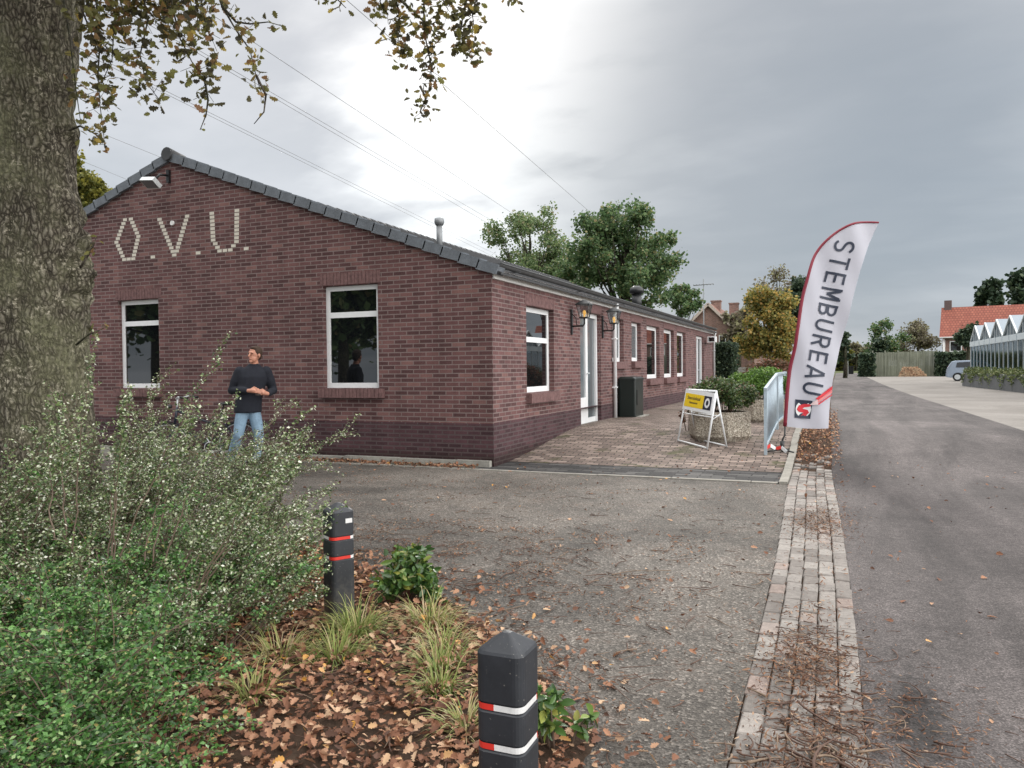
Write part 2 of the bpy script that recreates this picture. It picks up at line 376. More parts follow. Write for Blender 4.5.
# ------------------------------------------------------------------ world
def build_world():
    w = bpy.data.worlds.new('World'); scn.world = w; w.use_nodes = True
    t = w.node_tree; N = t.nodes; L = t.links; N.clear()
    def n(ty, **kw):
        nd = N.new(ty)
        for k, v in kw.items():
            if k in nd.inputs.keys(): nd.inputs[k].default_value = v
            else: setattr(nd, k, v)
        return nd
    def math_(op, a, b=None, c=None, clamp=False):
        m = n('ShaderNodeMath', operation=op); m.use_clamp = clamp
        for i, v in enumerate((a, b, c)):
            if v is None: continue
            if isinstance(v, (int, float)): m.inputs[i].default_value = v
            else: L.new(v, m.inputs[i])
        return m.outputs[0]
    def ramp(f, stops):
        r = n('ShaderNodeValToRGB'); e = r.color_ramp.elements
        while len(e) < len(stops): e.new(.5)
        for i, (p, c) in enumerate(stops):
            e[i].position = p; e[i].color = (*c, 1) if hasattr(c, '__len__') else (c, c, c, 1)
        L.new(f, r.inputs[0]); return r.outputs[0]
    def mix(f, a, b, mode='MIX'):
        x = n('ShaderNodeMix'); x.data_type = 'RGBA'; x.blend_type = mode
        for s_, v in ((x.inputs[0], f), (x.inputs[6], a), (x.inputs[7], b)):
            if isinstance(v, (int, float)): s_.default_value = v
            elif isinstance(v, tuple): s_.default_value = (*v, 1)
            else: L.new(v, s_)
        return x.outputs[2]
    tc = n('ShaderNodeTexCoord'); D = tc.outputs['Generated']
    sx = n('ShaderNodeSeparateXYZ'); L.new(D, sx.inputs[0]); Z = sx.outputs[2]
    # cloud-deck coordinates: direction projected on a horizontal layer
    den = math_('ADD', math_('MAXIMUM', Z, 0.0), .22)
    cx = math_('DIVIDE', sx.outputs[0], den); cy = math_('DIVIDE', sx.outputs[1], den)
    cm = n('ShaderNodeCombineXYZ'); L.new(cx, cm.inputs[0]); L.new(cy, cm.inputs[1])
    mp = n('ShaderNodeMapping'); L.new(cm.outputs[0], mp.inputs[0]); mp.inputs['Scale'].default_value = (.8, 1.2, 1); mp.inputs['Rotation'].default_value = (0, 0, .5); mp.inputs['Location'].default_value = (1.7, .4, 0)
    n1 = n('ShaderNodeTexNoise'); L.new(mp.outputs[0], n1.inputs['Vector']); n1.inputs['Scale'].default_value = 1.15; n1.inputs['Detail'].default_value = 7; n1.inputs['Roughness'].default_value = .52; n1.inputs['Distortion'].default_value = .5
    n2 = n('ShaderNodeTexNoise'); L.new(mp.outputs[0], n2.inputs['Vector']); n2.inputs['Scale'].default_value = 3.6; n2.inputs['Detail'].default_value = 6; n2.inputs['Roughness'].default_value = .5
    f = math_('ADD', math_('MULTIPLY', n1.outputs['Fac'], .72), math_('MULTIPLY', n2.outputs['Fac'], .28))
    cloud_c = ramp(f, [(.36, (.41, .45, .50)), (.50, (.56, .585, .62)), (.62, (.76, .77, .80))])
    # veiled sun: bright thin cloud round the sun's direction
    def dotdir(d):
        v = n('ShaderNodeVectorMath', operation='DOT_PRODUCT'); L.new(D, v.inputs[0]); v.inputs[1].default_value = Vector(d).normalized(); return v.outputs['Value']
    def px(x, y):
        return CAMROT @ Vector(((x-512)/FOC, (384-y)/FOC, -1))
    d1 = math_('MULTIPLY_ADD', math_('SUBTRACT', n2.outputs['Fac'], .5), .085, dotdir(px(520, 100)))
    d2 = math_('MULTIPLY_ADD', math_('SUBTRACT', n1.outputs['Fac'], .5), .10, dotdir(px(400, 60)))
    d3 = math_('MULTIPLY_ADD', math_('SUBTRACT', n2.outputs['Fac'], .5), .07, dotdir(px(775, 175)))
    glow = ramp(d1, [(.958, 0), (.975, .28), (.987, .7), (.997, 1)])
    wide = ramp(d2, [(.86, 0), (.97, 1)])
    darkc = ramp(d3, [(.935, 0), (.985, 1)])
    c = mix(math_('MULTIPLY', wide, .55), cloud_c, (.72, .73, .77))
    c = mix(glow, c, (1.18, 1.18, 1.18))
    c = mix(math_('MULTIPLY', darkc, .8), c, (.335, .375, .425))
    # overcast luminance rises towards the zenith and thins at the horizon
    hz = ramp(Z, [(0, (.98, 1.02, 1.05)), (.12, (.92, .97, 1.0)), (.40, (1, 1, 1))])
    c = mix(1.0, c, hz, 'MULTIPLY')
    east = ramp(dotdir((.93, -.10, .40)), [(.45, 0), (.85, 1)])  # bright eastern sky patch added out of view to light the long wall
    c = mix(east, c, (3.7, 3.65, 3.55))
    up = ramp(Z, [(.42, 0), (.75, 1)])
    c = mix(up, c, (2.7, 2.68, 2.65))
    c2 = n('ShaderNodeVectorMath', operation='SCALE'); L.new(c, c2.inputs[0]); c2.inputs['Scale'].default_value = 1.0
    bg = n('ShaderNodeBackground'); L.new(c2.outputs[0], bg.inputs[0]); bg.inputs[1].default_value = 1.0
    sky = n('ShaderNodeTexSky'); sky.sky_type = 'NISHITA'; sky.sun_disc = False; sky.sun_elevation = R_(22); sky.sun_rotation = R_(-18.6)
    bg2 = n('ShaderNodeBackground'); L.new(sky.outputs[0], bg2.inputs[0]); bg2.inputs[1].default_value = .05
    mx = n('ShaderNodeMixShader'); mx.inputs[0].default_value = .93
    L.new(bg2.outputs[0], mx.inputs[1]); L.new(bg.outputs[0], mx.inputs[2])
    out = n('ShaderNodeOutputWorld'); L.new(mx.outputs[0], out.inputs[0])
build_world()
sun = bpy.data.lights.new('sun', 'SUN'); sun.energy = 1.1; sun.angle = R_(14); sun.color = (1, .96, .9)
so = bpy.data.objects.new('sun', sun); COL.objects.link(so)
sd = Vector((-.30*math.cos(R_(24)), .95*math.cos(R_(24)), math.sin(R_(24))))
so.rotation_euler = sd.to_track_quat('Z', 'Y').to_euler()

cam = bpy.data.cameras.new('camera'); cam.sensor_width = 36; cam.lens = FOC/1024*36; cam.clip_end = 5000; cam.clip_start = .05
co = bpy.data.objects.new('camera', cam); COL.objects.link(co)
co.matrix_world = Matrix.Translation((0, 0, CZ)) @ CAMROT.to_4x4(); scn.camera = co
scn.view_settings.view_transform = 'Standard'; scn.view_settings.look = 'None'; scn.view_settings.exposure = 0.12; scn.view_settings.gamma = 1

# ------------------------------------------------------------------ ground sheets
YS = [-60, -30, -10, -4, 0, 2, 4, 6, 8, 9, 10] + [10.4+.23*i for i in range(21)] + [16, 18, 20, 24, 28, 32, 36, 42, 50, 60, 70, 80, 86, 100, 140, 200, 350, 700, 1500]
def sheet(name, xl, xr, y0, y1, dz, mat, nx=1, label=None):
    ys = sorted(set([y0, y1] + [y for y in YS if y0 < y < y1])); mb = MB(); vs = []; fs = []
    for y in ys:
        a = xl(y) if callable(xl) else xl; b = xr(y) if callable(xr) else xr
        for i in range(nx+1): vs.append((a+(b-a)*i/nx, y, ground_z(y)+dz))
    for j in range(len(ys)-1):
        for i in range(nx): k = j*(nx+1)+i; fs.append((k, k+1, k+nx+2, k+nx+1))
    mb.add(vs, fs); return mb.solo(name, mat, kind='structure')
def lin(pts):
    def f(y):
        if y <= pts[0][0]: return pts[0][1]
        for (a, xa), (b, xb) in zip(pts, pts[1:]):
            if y <= b: return xa + (xb-xa)*(y-a)/(b-a)
        return pts[-1][1]
    return f
stripL = lin([(-5, -.30), (2.84, -.37), (5.87, -.43), (9.95, -.57), (15, -.60), (36, -.80), (100, -.8)])
stripR = lin([(-5, .12), (3, .10), (4.8, .09), (7.33, .04), (11.3, -.08), (15, -.12), (36, -.3), (100, -.3)])
roadR = lin([(-5, 3.1), (15.5, 2.86), (20.7, 2.76), (32, 2.52), (47, 2.4), (100, 2.6)])
sheet('ground', -700, 700, -60, 1500, -.03, MT['ground'], nx=8)
sheet('yard', -32, stripL, -12, 10.0, 0.0, MT['yard'])
sheet('road', stripR, lambda y: roadR(y)+.02, -12, 130, .004, MT['road'])
sheet('concrete_yard', roadR, 60, -12, 87, 0.0, MT['cyard'])
sheet('joint_sand', lambda y: stripL(y)-.005, stripR, -6, 16, -.012, MT['soil'])
sheet('verge_soil', lambda y: stripL(y)-.005, stripR, 16, 95, -.002, MT['soil'])
sheet('terrace', -4.72, lambda y: stripL(y)-.10, 10.95, 40, .008, MT['terrace'])
sheet('brick_band', -4.9, lambda y: stripL(y)-.10, 10.10, 10.95, .004, MT['band'])
sheet('path', -4.6, lambda y: stripL(y)-.10, 40, 60, .0, MT['terrace'])

# kerbs
k = MB()
y = 9.98
while y < 38:
    y1 = y + .98
    a, b = stripL(y), stripL(y1); za, zb = ground_z(y), ground_z(y1); j = random.uniform(-.006, .006)
    k.add([(a-.10+j, y, za-.1), (a+j, y, za-.1), (a+j, y, za+.035), (a-.10+j, y, za+.035), (b-.10+j, y1, zb-.1), (b+j, y1, zb-.1), (b+j, y1, zb+.035), (b-.10+j, y1, zb+.035)],
          [(0,1,2,3),(7,6,5,4),(0,4,5,1),(1,5,6,2),(2,6,7,3),(3,7,4,0)])
    y = y1 + .01
k.solo('kerb', MT['kerb'], kind='structure')
k = MB(); x = -17
while x < -.72:
    k.box(x, min(x+.985, -.69), 10.0+random.uniform(-.006, .006), 10.09, -.1, .012+random.uniform(-.003, .003)); x += 1
k.solo('kerb', MT['kerb'], kind='structure')

# paving strip of real setts
def m_sett():
    t = NT('grey_setts'); a = t.n('ShaderNodeAttribute', attribute_name='tone'); v = t.obj(); f = t.noise(v, 30, 6, .7); g = t.noise(v, 170, 3, .7); nl = t.noise(v, 1.1, 5, .7)
    c = t.ramp(a.outputs['Fac'], [(0, (.18, .16, .145)), (.4, (.26, .235, .215)), (.8, (.32, .295, .27)), (1, (.30, .235, .205))])
    c = t.mix(.55, c, t.ramp(f, [(.3, .5), (.7, 1.25)]), 'MULTIPLY'); c = t.mix(.45, c, t.ramp(g, [(.3, .6), (.7, 1.3)]), 'MULTIPLY')
    c = t.mix(.5, c, t.ramp(nl, [(.35, .55), (.6, 1.1)]), 'MULTIPLY')
    t.col(c).set(.88, 0, .3).bump(g, .5, .004); return t.m
MT['klink'] = m_sett()
def sett_strip():
    V = []; Fc = []; T = []
    for ccol in range(5):
        y = -3 + .1*(ccol % 2) + random.uniform(-.02, .02)
        while y < 12.6:
            ln = .2 + random.uniform(-.006, .006); ym = y+ln/2
            if ym > 10.6 and random.random() < (ym-10.6)/2.2: y += ln+.005; continue
            xl, xr = stripL(ym), stripR(ym); w = (xr-xl)/5; x0 = xl+w*ccol+.003; x1 = xl+w*(ccol+1)-.003
            z = ground_z(ym); jz = [random.uniform(-.004, .004) for _ in range(4)]; top = random.uniform(-.003, .004)
            jx = random.uniform(-.003, .003); e = .007
            P = []
            for (X, Y), q in zip(((x0, y), (x1, y), (x1, y+ln), (x0, y+ln)), jz):
                P.append((X+jx, Y, z-.03))
            for (X, Y), q in zip(((x0, y), (x1, y), (x1, y+ln), (x0, y+ln)), jz): P.append((X+jx, Y, z+.001+top+q))
            for (X, Y), q in zip(((x0+e, y+e), (x1-e, y+e), (x1-e, y+ln-e), (x0+e, y+ln-e)), jz): P.append((X+jx, Y, z+.008+top+q))
            b = len(V); V += P
            for i in range(4):
                i2 = (i+1) % 4; Fc.append((b+i, b+i2, b+4+i2, b+4+i)); Fc.append((b+4+i, b+4+i2, b+8+i2, b+8+i))
            Fc.append((b+8, b+9, b+10, b+11)); tn = random.random(); T += [tn]*12
            y += ln+.005
    me = bpy.data.meshes.new('paving_strip'); me.from_pydata(V, [], Fc); me.materials.append(MT['klink'])
    me.attributes.new('tone', 'FLOAT', 'POINT').data.foreach_set('value', T)
    o = bpy.data.objects.new('paving_strip', me); COL.objects.link(o); o['kind'] = 'structure'
sett_strip()

# planting bed mound
BED = [(-.74, -2), (-.74, 1.2), (-.78, 2.4), (-.92, 2.9), (-1.30, 3.4), (-1.75, 3.85), (-2.3, 4.25), (-2.9, 4.6), (-3.8, 5.1), (-5.2, 5.8), (-7, 6.2), (-10, 6.0), (-10, -2)]
def bed_dist(px, py):
    """signed distance inside the bed outline (positive inside)"""
    px = np.asarray(px); py = np.asarray(py); d = np.full(px.shape, 1e9); ins = np.zeros(px.shape, bool)
    for (x0, y0), (x1, y1) in zip(BED, BED[1:]+BED[:1]):
        ex, ey = x1-x0, y1-y0; t = np.clip(((px-x0)*ex+(py-y0)*ey)/(ex*ex+ey*ey), 0, 1)
        d = np.minimum(d, np.hypot(px-x0-t*ex, py-y0-t*ey))
        c = ((y0 > py) != (y1 > py)) & (px < (x1-x0)*(py-y0)/((y1-y0) if y1 != y0 else 1e-9)+x0); ins ^= c
    return np.where(ins, d, -d)
def bed_z(x, y):
    d = float(bed_dist(np.array([x]), np.array([y]))[0]); d += .12*mn.noise(Vector((x*2.3, y*2.3, 0)))
    return max(-.02, min(.035, d*.28)) + (.015*mn.noise(Vector((x*6, y*6, 3))) if d > 0 else -.01)
mb = MB(); st = .07; idx = {}; vs = []; fs = []
nx = int(9.4/st); ny = int(8.4/st)
for j in range(ny+1):
    for i in range(nx+1):
        x, y = -10+i*st, -2+j*st; vs.append((x, y, bed_z(x, y)))
for j in range(ny):
    for i in range(nx):
        q = j*(nx+1)+i; f = (q, q+1, q+nx+2, q+nx+1)
        if max(vs[a][2] for a in f) > -.005: fs.append(f)
mb.add(vs, fs, 0, True); mb.solo('planting_bed', MT['soil'], kind='structure')

# ================================================================== COMMUNITY HALL
BX, BY, XL, YE = -4.71, 10.4, -17.3, 32.3
RIDX, RIDZ, EAVZ = -11.0, 5.30, 2.93
hall = thing('community_hall', (BX, BY, 0), 'long low purple-brown brick hall with grey roof and pale brick letters on its gable', 'building')
def grid_wall(mb, axis, c, u0, u1, z0, z1, opens, dep, mi=0):
    """brick skin in plane axis=c with openings [(ua,ub,za,zb)] and reveals going inward by dep (signed)"""
    us = sorted(set([u0, u1] + [v for o in opens for v in o[:2]])); zs = sorted(set([z0, z1] + [v for o in opens for v in o[2:]]))
    P = (lambda u, z, d=0: (u, c+d, z)) if axis == 'y' else (lambda u, z, d=0: (c+d, u, z))
    for a, b in zip(us, us[1:]):
        for p, q in zip(zs, zs[1:]):
            um, zm = (a+b)/2, (p+q)/2
            if any(o[0] < um < o[1] and o[2] < zm < o[3] for o in opens): continue
            mb.add([P(a, p), P(b, p), P(b, q), P(a, q)], [(0, 1, 2, 3)], mi)
    for o in opens:
        a, b, p, q = o
        for (ua, za), (ub, zb) in (((a, p), (b, p)), ((b, p), (b, q)), ((b, q), (a, q)), ((a, q), (a, p))):
            mb.add([P(ua, za), P(ub, zb), P(ub, zb, dep), P(ua, za, dep)], [(0, 1, 2, 3)], mi)
REV = .13
g_open = [(-12.38, -11.36, 1.17, 2.80), (-7.74, -6.69, 1.17, 2.83)]
f_open = [(11.75, 13.08, 1.05, 2.50), (14.62, 16.05, .30, 2.60), (17.0, 17.98, 1.60, 2.60), (18.75, 19.72, 1.62, 2.60),
          (20.4, 22.0, 1.15, 2.60), (22.6, 24.1, 1.15, 2.60), (24.6, 26.1, 1.15, 2.60), (28.2, 29.9, .33, 2.60)]
PZ = .64
w = MB()
grid_wall(w, 'y', BY, XL, BX, PZ, 2.95, g_open, REV)
w.add([(XL, BY, 2.95), (BX, BY, 2.95), (BX, BY, EAVZ+.05), (RIDX, BY, RIDZ-.03), (XL, BY, EAVZ+.05)], [(0, 1, 2, 3, 4)])
grid_wall(w, 'x', BX, BY, YE, PZ, 2.95, [(a, b, max(p, PZ), q) for a, b, p, q in f_open], -.19)
w.add([(XL, YE, -.1), (BX, YE, -.1), (BX, YE, 2.95), (RIDX, YE, RIDZ), (XL, YE, 2.95)], [(0, 1, 2, 3, 4)])
w.add([(XL, BY, -.1), (XL, YE, -.1), (XL, YE, 2.95), (XL, BY, 2.95)], [(0, 1, 2, 3)])
w.part('wall', MT['brick'], hall)
# plinth of darker brick, 4 mm proud
w = MB()
grid_wall(w, 'y', BY-.004, XL, BX+.004, -.1, PZ, [], REV)
grid_wall(w, 'x', BX+.004, BY-.004, YE, -.1, PZ, [(14.62, 16.05, .30, PZ+.01), (28.2, 29.9, .33, PZ+.01)], -REV)
w.add([(XL, BY-.004, PZ), (BX+.004, BY-.004, PZ), (BX, BY, PZ), (XL, BY, PZ)], [(0, 1, 2, 3)])
w.add([(BX+.004, BY-.004, PZ), (BX+.004, YE, PZ), (BX, YE, PZ), (BX, BY, PZ)], [(0, 1, 2, 3)])
w.part('plinth', MT['brick_dark'], hall)
w = MB(); x = XL
while x < BX-.05:
    w.box(x, min(x+.99, BX-.03), BY-.10+random.uniform(-.01, .01), BY-.006, -.08, .085+random.uniform(-.012, .012)); x += 1
w.part('stone_ledge', MT['stone'], hall)
# roof
rf = MB(); th = .06; zo = -.02
sl = (RIDZ-EAVZ)/(BX-RIDX)
def rz(x): return RIDZ - abs(x-RIDX)*sl
for sgn in (1, -1):
    e = RIDX + sgn*(BX-RIDX+.14)
    n = 26
    for i in range(n):      # tiled courses, each lapping the next one down
        xa = RIDX + (e-RIDX)*i/n; xb = RIDX + (e-RIDX)*(i+1.08)/n
        za, zb = rz(xa)+zo, rz(xb)+zo+.025
        rf.add([(xa, BY-.03, za), (xb, BY-.03, zb), (xb, YE+.1, zb), (xa, YE+.1, za), (xb, BY-.03, zb-.03), (xb, YE+.1, zb-.03)], [(0, 1, 2, 3) if sgn > 0 else (3, 2, 1, 0), (1, 4, 5, 2)])
y = BY
while y < YE+.05:           # rolled tile ends at the eaves
    e = BX+.15; rf.tube([(e-.12, y, rz(e-.12)+zo+.012), (e, y, rz(e)+zo+.012)], .026, 6); y += .22
rf.part('roof', MT['tile_d'], hall)
# verge tiles down both slopes of the gable
vg = MB()
for sgn in (1, -1):
    L = (BX-RIDX+.04)/math.cos(math.atan(sl)); n = 21
    d = Vector((sgn*math.cos(math.atan(sl)), 0, -math.sin(math.atan(sl)))); up = Vector((sgn*math.sin(math.atan(sl)), 0, math.cos(math.atan(sl))))
    for i in range(n):
        p = Vector((RIDX, BY-.035, RIDZ+.03)) + d*(L*i/n+.06); q = p + d*(L/n+.02)
        hh = .15; lift = up*.03
        a0, a1 = p - up*.10, p + up*(hh-.10); b0, b1 = q - up*.10 + lift*.8, q + up*(hh-.10) + lift*.8
        for yy0, yy1 in ((BY-.06, BY+.2),):
            vs = [Vector((a.x, yy, a.z)) for yy in (yy0-.0, yy1) for a in (a0, b0, b1, a1)]
            vg.add(vs, [(0,1,2,3),(7,6,5,4),(0,4,5,1),(1,5,6,2),(2,6,7,3),(3,7,4,0)])
vg.part('verge', MT['tile'], hall)
rc = MB(); y = BY-.1
while y < YE:
    rc.tube([(RIDX, y, RIDZ+(.05 if y < BY else -.05)), (RIDX, y+.40, RIDZ+(.02 if y < BY else -.055))], [.12 if y < BY else .09, .09 if y < BY else .08], 12); y += .36
rc.part('ridge', MT['tile_d'], hall)
ft = MB(); ft.box(BX+.003, BX+.035, BY+.02, YE, 2.795, 2.935); ft.part('fascia', MT['fascia'], hall)
gt = MB(); n = 8
prof = [(BX+.04+.06+.06*math.cos(PI+PI*i/n), 3.01+.06*math.sin(PI+PI*i/n)) for i in range(n+1)]
for yy in (BY-.02,):
    a = [(x, BY-.02, z) for x, z in prof]; b = [(x, YE+.05, z) for x, z in prof]
    gt.add(a+b, [(i, i+1, n+2+i, n+1+i) for i in range(n)], 0, True)
    gt.add(a, [tuple(range(n+1))]); gt.add(b, [tuple(range(n+1))])
gt.tube([(BX+.16, BY-.02, 3.01), (BX+.16, YE+.05, 3.01)], .012, 6)
for i in range(7): gt.box(BX+.035, BX+.20, BY+.6+i*3.3, BY+.63+i*3.3, 2.936, 2.947)
gt.box(BX-.06, BX+.05, BY-.035, BY-.008, 2.88, 2.98)
gt.part('gutter', plain('dark_zinc_gutter', (.085, .088, .092), .5, .3, var=.3), hall)
for yy, m in ((16.98, 'white'), (32.15, 'galv2')):
    dp = MB(); dp.tube([(BX+.11, yy, 2.90), (BX+.11, yy, 2.80), (BX+.06, yy, 2.66), (BX+.06, yy, ground_z(yy)+.0)], .042, 10)
    for z in (1.0, 2.1): dp.box(BX, BX+.11, yy-.05, yy+.05, z, z+.03)
    dp.part('downpipe', MT[m], hall)
# soldier courses over openings
for a, b, p, q in g_open:
    s = MB(); u = a-.05
    while u < b+.04: s.box(u, u+.058, BY-.007, BY+.02, q+.012, q+.20); u += .068
    s.part('lintel', MT['brick_soldier'], hall)
    s = MB(); u = a-.06
    while u < b+.05: s.box(u, u+.06, BY-.09, BY+.09, p-.15, p-.005); u += .068
    s.part('sill', MT['brick_soldier'], hall)
for a, b, p, q in f_open:
    s = MB(); u = a-.05
    while u < b+.04: s.box(BX-.02, BX+.007, u, u+.058, q+.01, q+.185); u += .068
    s.part('lintel', MT['brick_soldier'], hall)
    if p > .9:
        s = MB(); u = a-.03
        while u < b+.02: s.box(BX-.09, BX+.10, u, u+.06, p-.165, p-.008); u += .068
        s.part('sill', MT['brick_soldier'], hall)
def window(axis, c, dep, a, b, p, q, fw=.075, transom=None, glass='glass', sash=False):
    """frame sits dep behind the wall face; parts: frame > pane"""
    s = 1 if dep > 0 else -1; f = MB()
    def bx(u0, u1, z0, z1, d0, d1, m=f):
        lo, hi = sorted((c+dep*1.0+s*d0, c+dep+s*d1))
        if axis == 'y': m.box(u0, u1, lo, hi, z0, z1)
        else: m.box(lo, hi, u0, u1, z0, z1)
    a += .004; b -= .004; p += .004; q -= .004
    bx(a, a+fw, p, q, -.05, .03); bx(b-fw, b, p, q, -.05, .03); bx(a+fw, b-fw, q-fw, q, -.05, .03); bx(a+fw, b-fw, p, p+fw*1.1, -.052, .03)
    if transom:
        bx(a+fw, b-fw, transom-.045, transom+.045, -.048, .03)
    if sash:
        e = fw; t0 = transom-.045 if transom else q-fw
        bx(a+e, a+e+.05, p+fw*1.1, t0, -.03, .028); bx(b-e-.05, b-e, p+fw*1.1, t0, -.03, .028)
        bx(a+e+.05, b-e-.05, t0-.05, t0, -.03, .028); bx(a+e+.05, b-e-.05, p+fw*1.1, p+fw*1.1+.05, -.03, .028)
    o = f.part('window', MT['white'], hall)
    g = MB()
    def pane(z0, z1):
        m = MB(); bx(a+fw*.9, b-fw*.9, z0, z1, -.035, -.027, m); pp = m.part('pane', MT[glass], o)
    if transom: pane(p+fw, transom-.04); pane(transom+.04, q-fw*.9)
    else: pane(p+fw, q-fw*.9)
    # wall-side backing so no light leaks round the frame
    return o
window('y', BY, REV, *g_open[0], transom=2.37, sash=True)
window('y', BY, REV, *g_open[1], transom=2.36)
window('x', BX, -.15, *f_open[0], fw=.085, transom=1.95)
window('x', BX, -.15, *f_open[2], fw=.08, glass='glass_l'); window('x', BX, -.15, *f_open[3], fw=.08, glass='glass_l')
for i in (4, 5, 6): window('x', BX, -.15, *f_open[i], fw=.10)
# interior backing box keeps the rooms dark
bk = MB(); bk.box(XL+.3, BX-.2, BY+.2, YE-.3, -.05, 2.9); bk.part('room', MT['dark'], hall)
def door(a, b, p, q, step):
    f = MB(); c = BX-REV
    f.box(c-.03, c+.05, a+.004, a+.09, p, q-.004); f.box(c-.03, c+.05, b-.09, b-.004, p, q-.004); f.box(c-.03, c+.05, a+.09, b-.09, q-.09, q-.004)
    m = (a+b)/2
    f.box(c-.02, c+.035, m-.07, m+.07, p+.02, q-.09)
    f.box(c-.02, c+.03, a+.09, m-.07, p+.02, p+.55); f.box(c-.02, c+.03, m+.07, b-.09, p+.02, p+.12)
    d = f.part('door', MT['white'], hall)
    g = MB(); g.box(c-.006, c+.006, a+.09, m-.07, p+.55, q-.09); g.box(c-.006, c+.006, m+.07, b-.09, p+.12, q-.09); g.part('pane', MT['glass_l'], d)
    h = MB(); h.tube([(c+.04, m+.02, 1.35), (c+.09, m+.02, 1.35), (c+.09, m-.11, 1.35)], .011, 8); h.part('handle', MT['galv2'], d)
    if step:
        s = MB(); s.box(BX-.10, BX+.10, a-.02, b+.02, p-.12, p+.015); s.part('doorstep', MT['stone'], hall)
door(*f_open[1], True); door(*f_open[7], False)
# pale brick letters O.V.U. set in the gable
lt = [MB()]
def letter_line(pts, skip_first=False):
    rows = []
    for (x0, z0), (x1, z1) in zip(pts, pts[1:]):
        L = math.hypot((x1-x0), (z1-z0)); n = max(1, round(abs(z1-z0)/.0665)) if abs(z1-z0) > .1 else max(1, round(abs(x1-x0)/.11))
        for i in range(n+1):
            t = i/n; rows.append((x0+(x1-x0)*t, z0+(z1-z0)*t))
    seen = set()
    for x, z in rows:
        zr = round(z/.0665)*.0665; key = (round(x/.04), round(zr/.0665))
        if key in seen: continue
        seen.add(key); lt[0].box(x-.048, x+.048, BY-.005, BY+.02, zr+.010, zr+.0605)
MT['cream'] = plain('cream_brick', (.62, .58, .50), .8, var=.12, scale=20, bump=.2)
def done(nm): lt[0].part(nm, MT['cream'], hall); lt[0] = MB()
letter_line([(-12.15, 4.23), (-12.00, 4.23), (-11.82, 3.90), (-11.96, 3.50), (-12.19, 3.50), (-12.38, 3.86), (-12.19, 4.20)]); done('letter')
letter_line([(-11.29, 4.20), (-10.95, 3.52)]); letter_line([(-10.63, 4.20), (-10.89, 3.62)]); done('letter')
letter_line([(-10.06, 4.20), (-10.04, 3.72), (-9.90, 3.52), (-9.66, 3.52), (-9.52, 3.68), (-9.50, 4.20)]); done('letter')
for x in (-11.47, -10.39, -9.31): lt[0].box(x-.05, x+.05, BY-.005, BY+.02, 3.533, 3.585); done('full_stop')
vt = MB(); vt.tube([(-10.97, BY-.03, 4.13), (-10.97, BY+.01, 4.13)], .042, 12); vt.part('vent_cap', MT['fascia'], hall)
vp = MB(); zz = rz(-6.67); vp.tube([(-6.67, 12.44, zz-.1), (-6.67, 12.44, 4.10)], .055, 12); vp.tube([(-6.67, 12.44, 4.08), (-6.67, 12.44, 4.13), (-6.67, 12.44, 4.2), (-6.67, 12.44, 4.22)], [.07, .09, .085, .03], 12)
vp.part('flue', MT['zinc'], hall)
vp = MB(); zz = rz(-6.0); vp.tube([(-6.0, 24.6, zz-.1), (-6.0, 24.6, 3.85)], .16, 12); vp.tube([(-6.0, 24.6, 3.87), (-6.0, 24.6, 4.02), (-6.0, 24.6, 4.1)], [.24, .22, .1], 12)
vp.part('roof_vent', MT['black'], hall)

# --- fixtures on the wall
fl = thing('floodlight', (-11.07, BY, 4.95), 'grey floodlight on the gable just below the roof peak', 'lamp')
m = MB(); m.box(-11.06, -11.0, BY-.05, BY, 4.85, 5.08); m.tube([(-11.03, BY-.04, 4.98), (-11.05, BY-.2, 4.96), (-11.10, BY-.26, 4.86)], .02, 8); m.part('bracket', MT['black'], fl)
Mr = Matrix.Translation((-11.16, BY-.30, 4.80)) @ Matrix.Rotation(R_(-35), 4, 'X') @ Matrix.Rotation(R_(8), 4, 'Y')
m = MB(); m.box(-.17, .17, -.10, .10, -.03, .05, 0, Mr); m.part('housing', MT['galv2'], fl)
m = MB(); m.box(-.15, .15, -.085, .085, -.036, -.031, 0, Mr); m.part('lens', MT['glass_l'], fl)
def m_lampglass():
    t = NT('lantern_glass'); g = t.n('ShaderNodeBsdfGlossy', Roughness=.1); tr = t.n('ShaderNodeBsdfTransparent'); tr.inputs[0].default_value = (.8, .84, .84, 1)
    mx = t.n('ShaderNodeMixShader'); mx.inputs[0].default_value = .3; t.l(tr.outputs[0], mx.inputs[1]); t.l(g.outputs[0], mx.inputs[2]); t.l(mx.outputs[0], t.out.inputs['Surface']); return t.m
MT['lglass'] = m_lampglass()
tb = NT('amber_bulb'); tb.col((.9, .5, .1)).set(.4); tb.b.inputs['Emission Color'].default_value = (1, .5, .10, 1); tb.b.inputs['Emission Strength'].default_value = .9; MT['bulb'] = tb.m
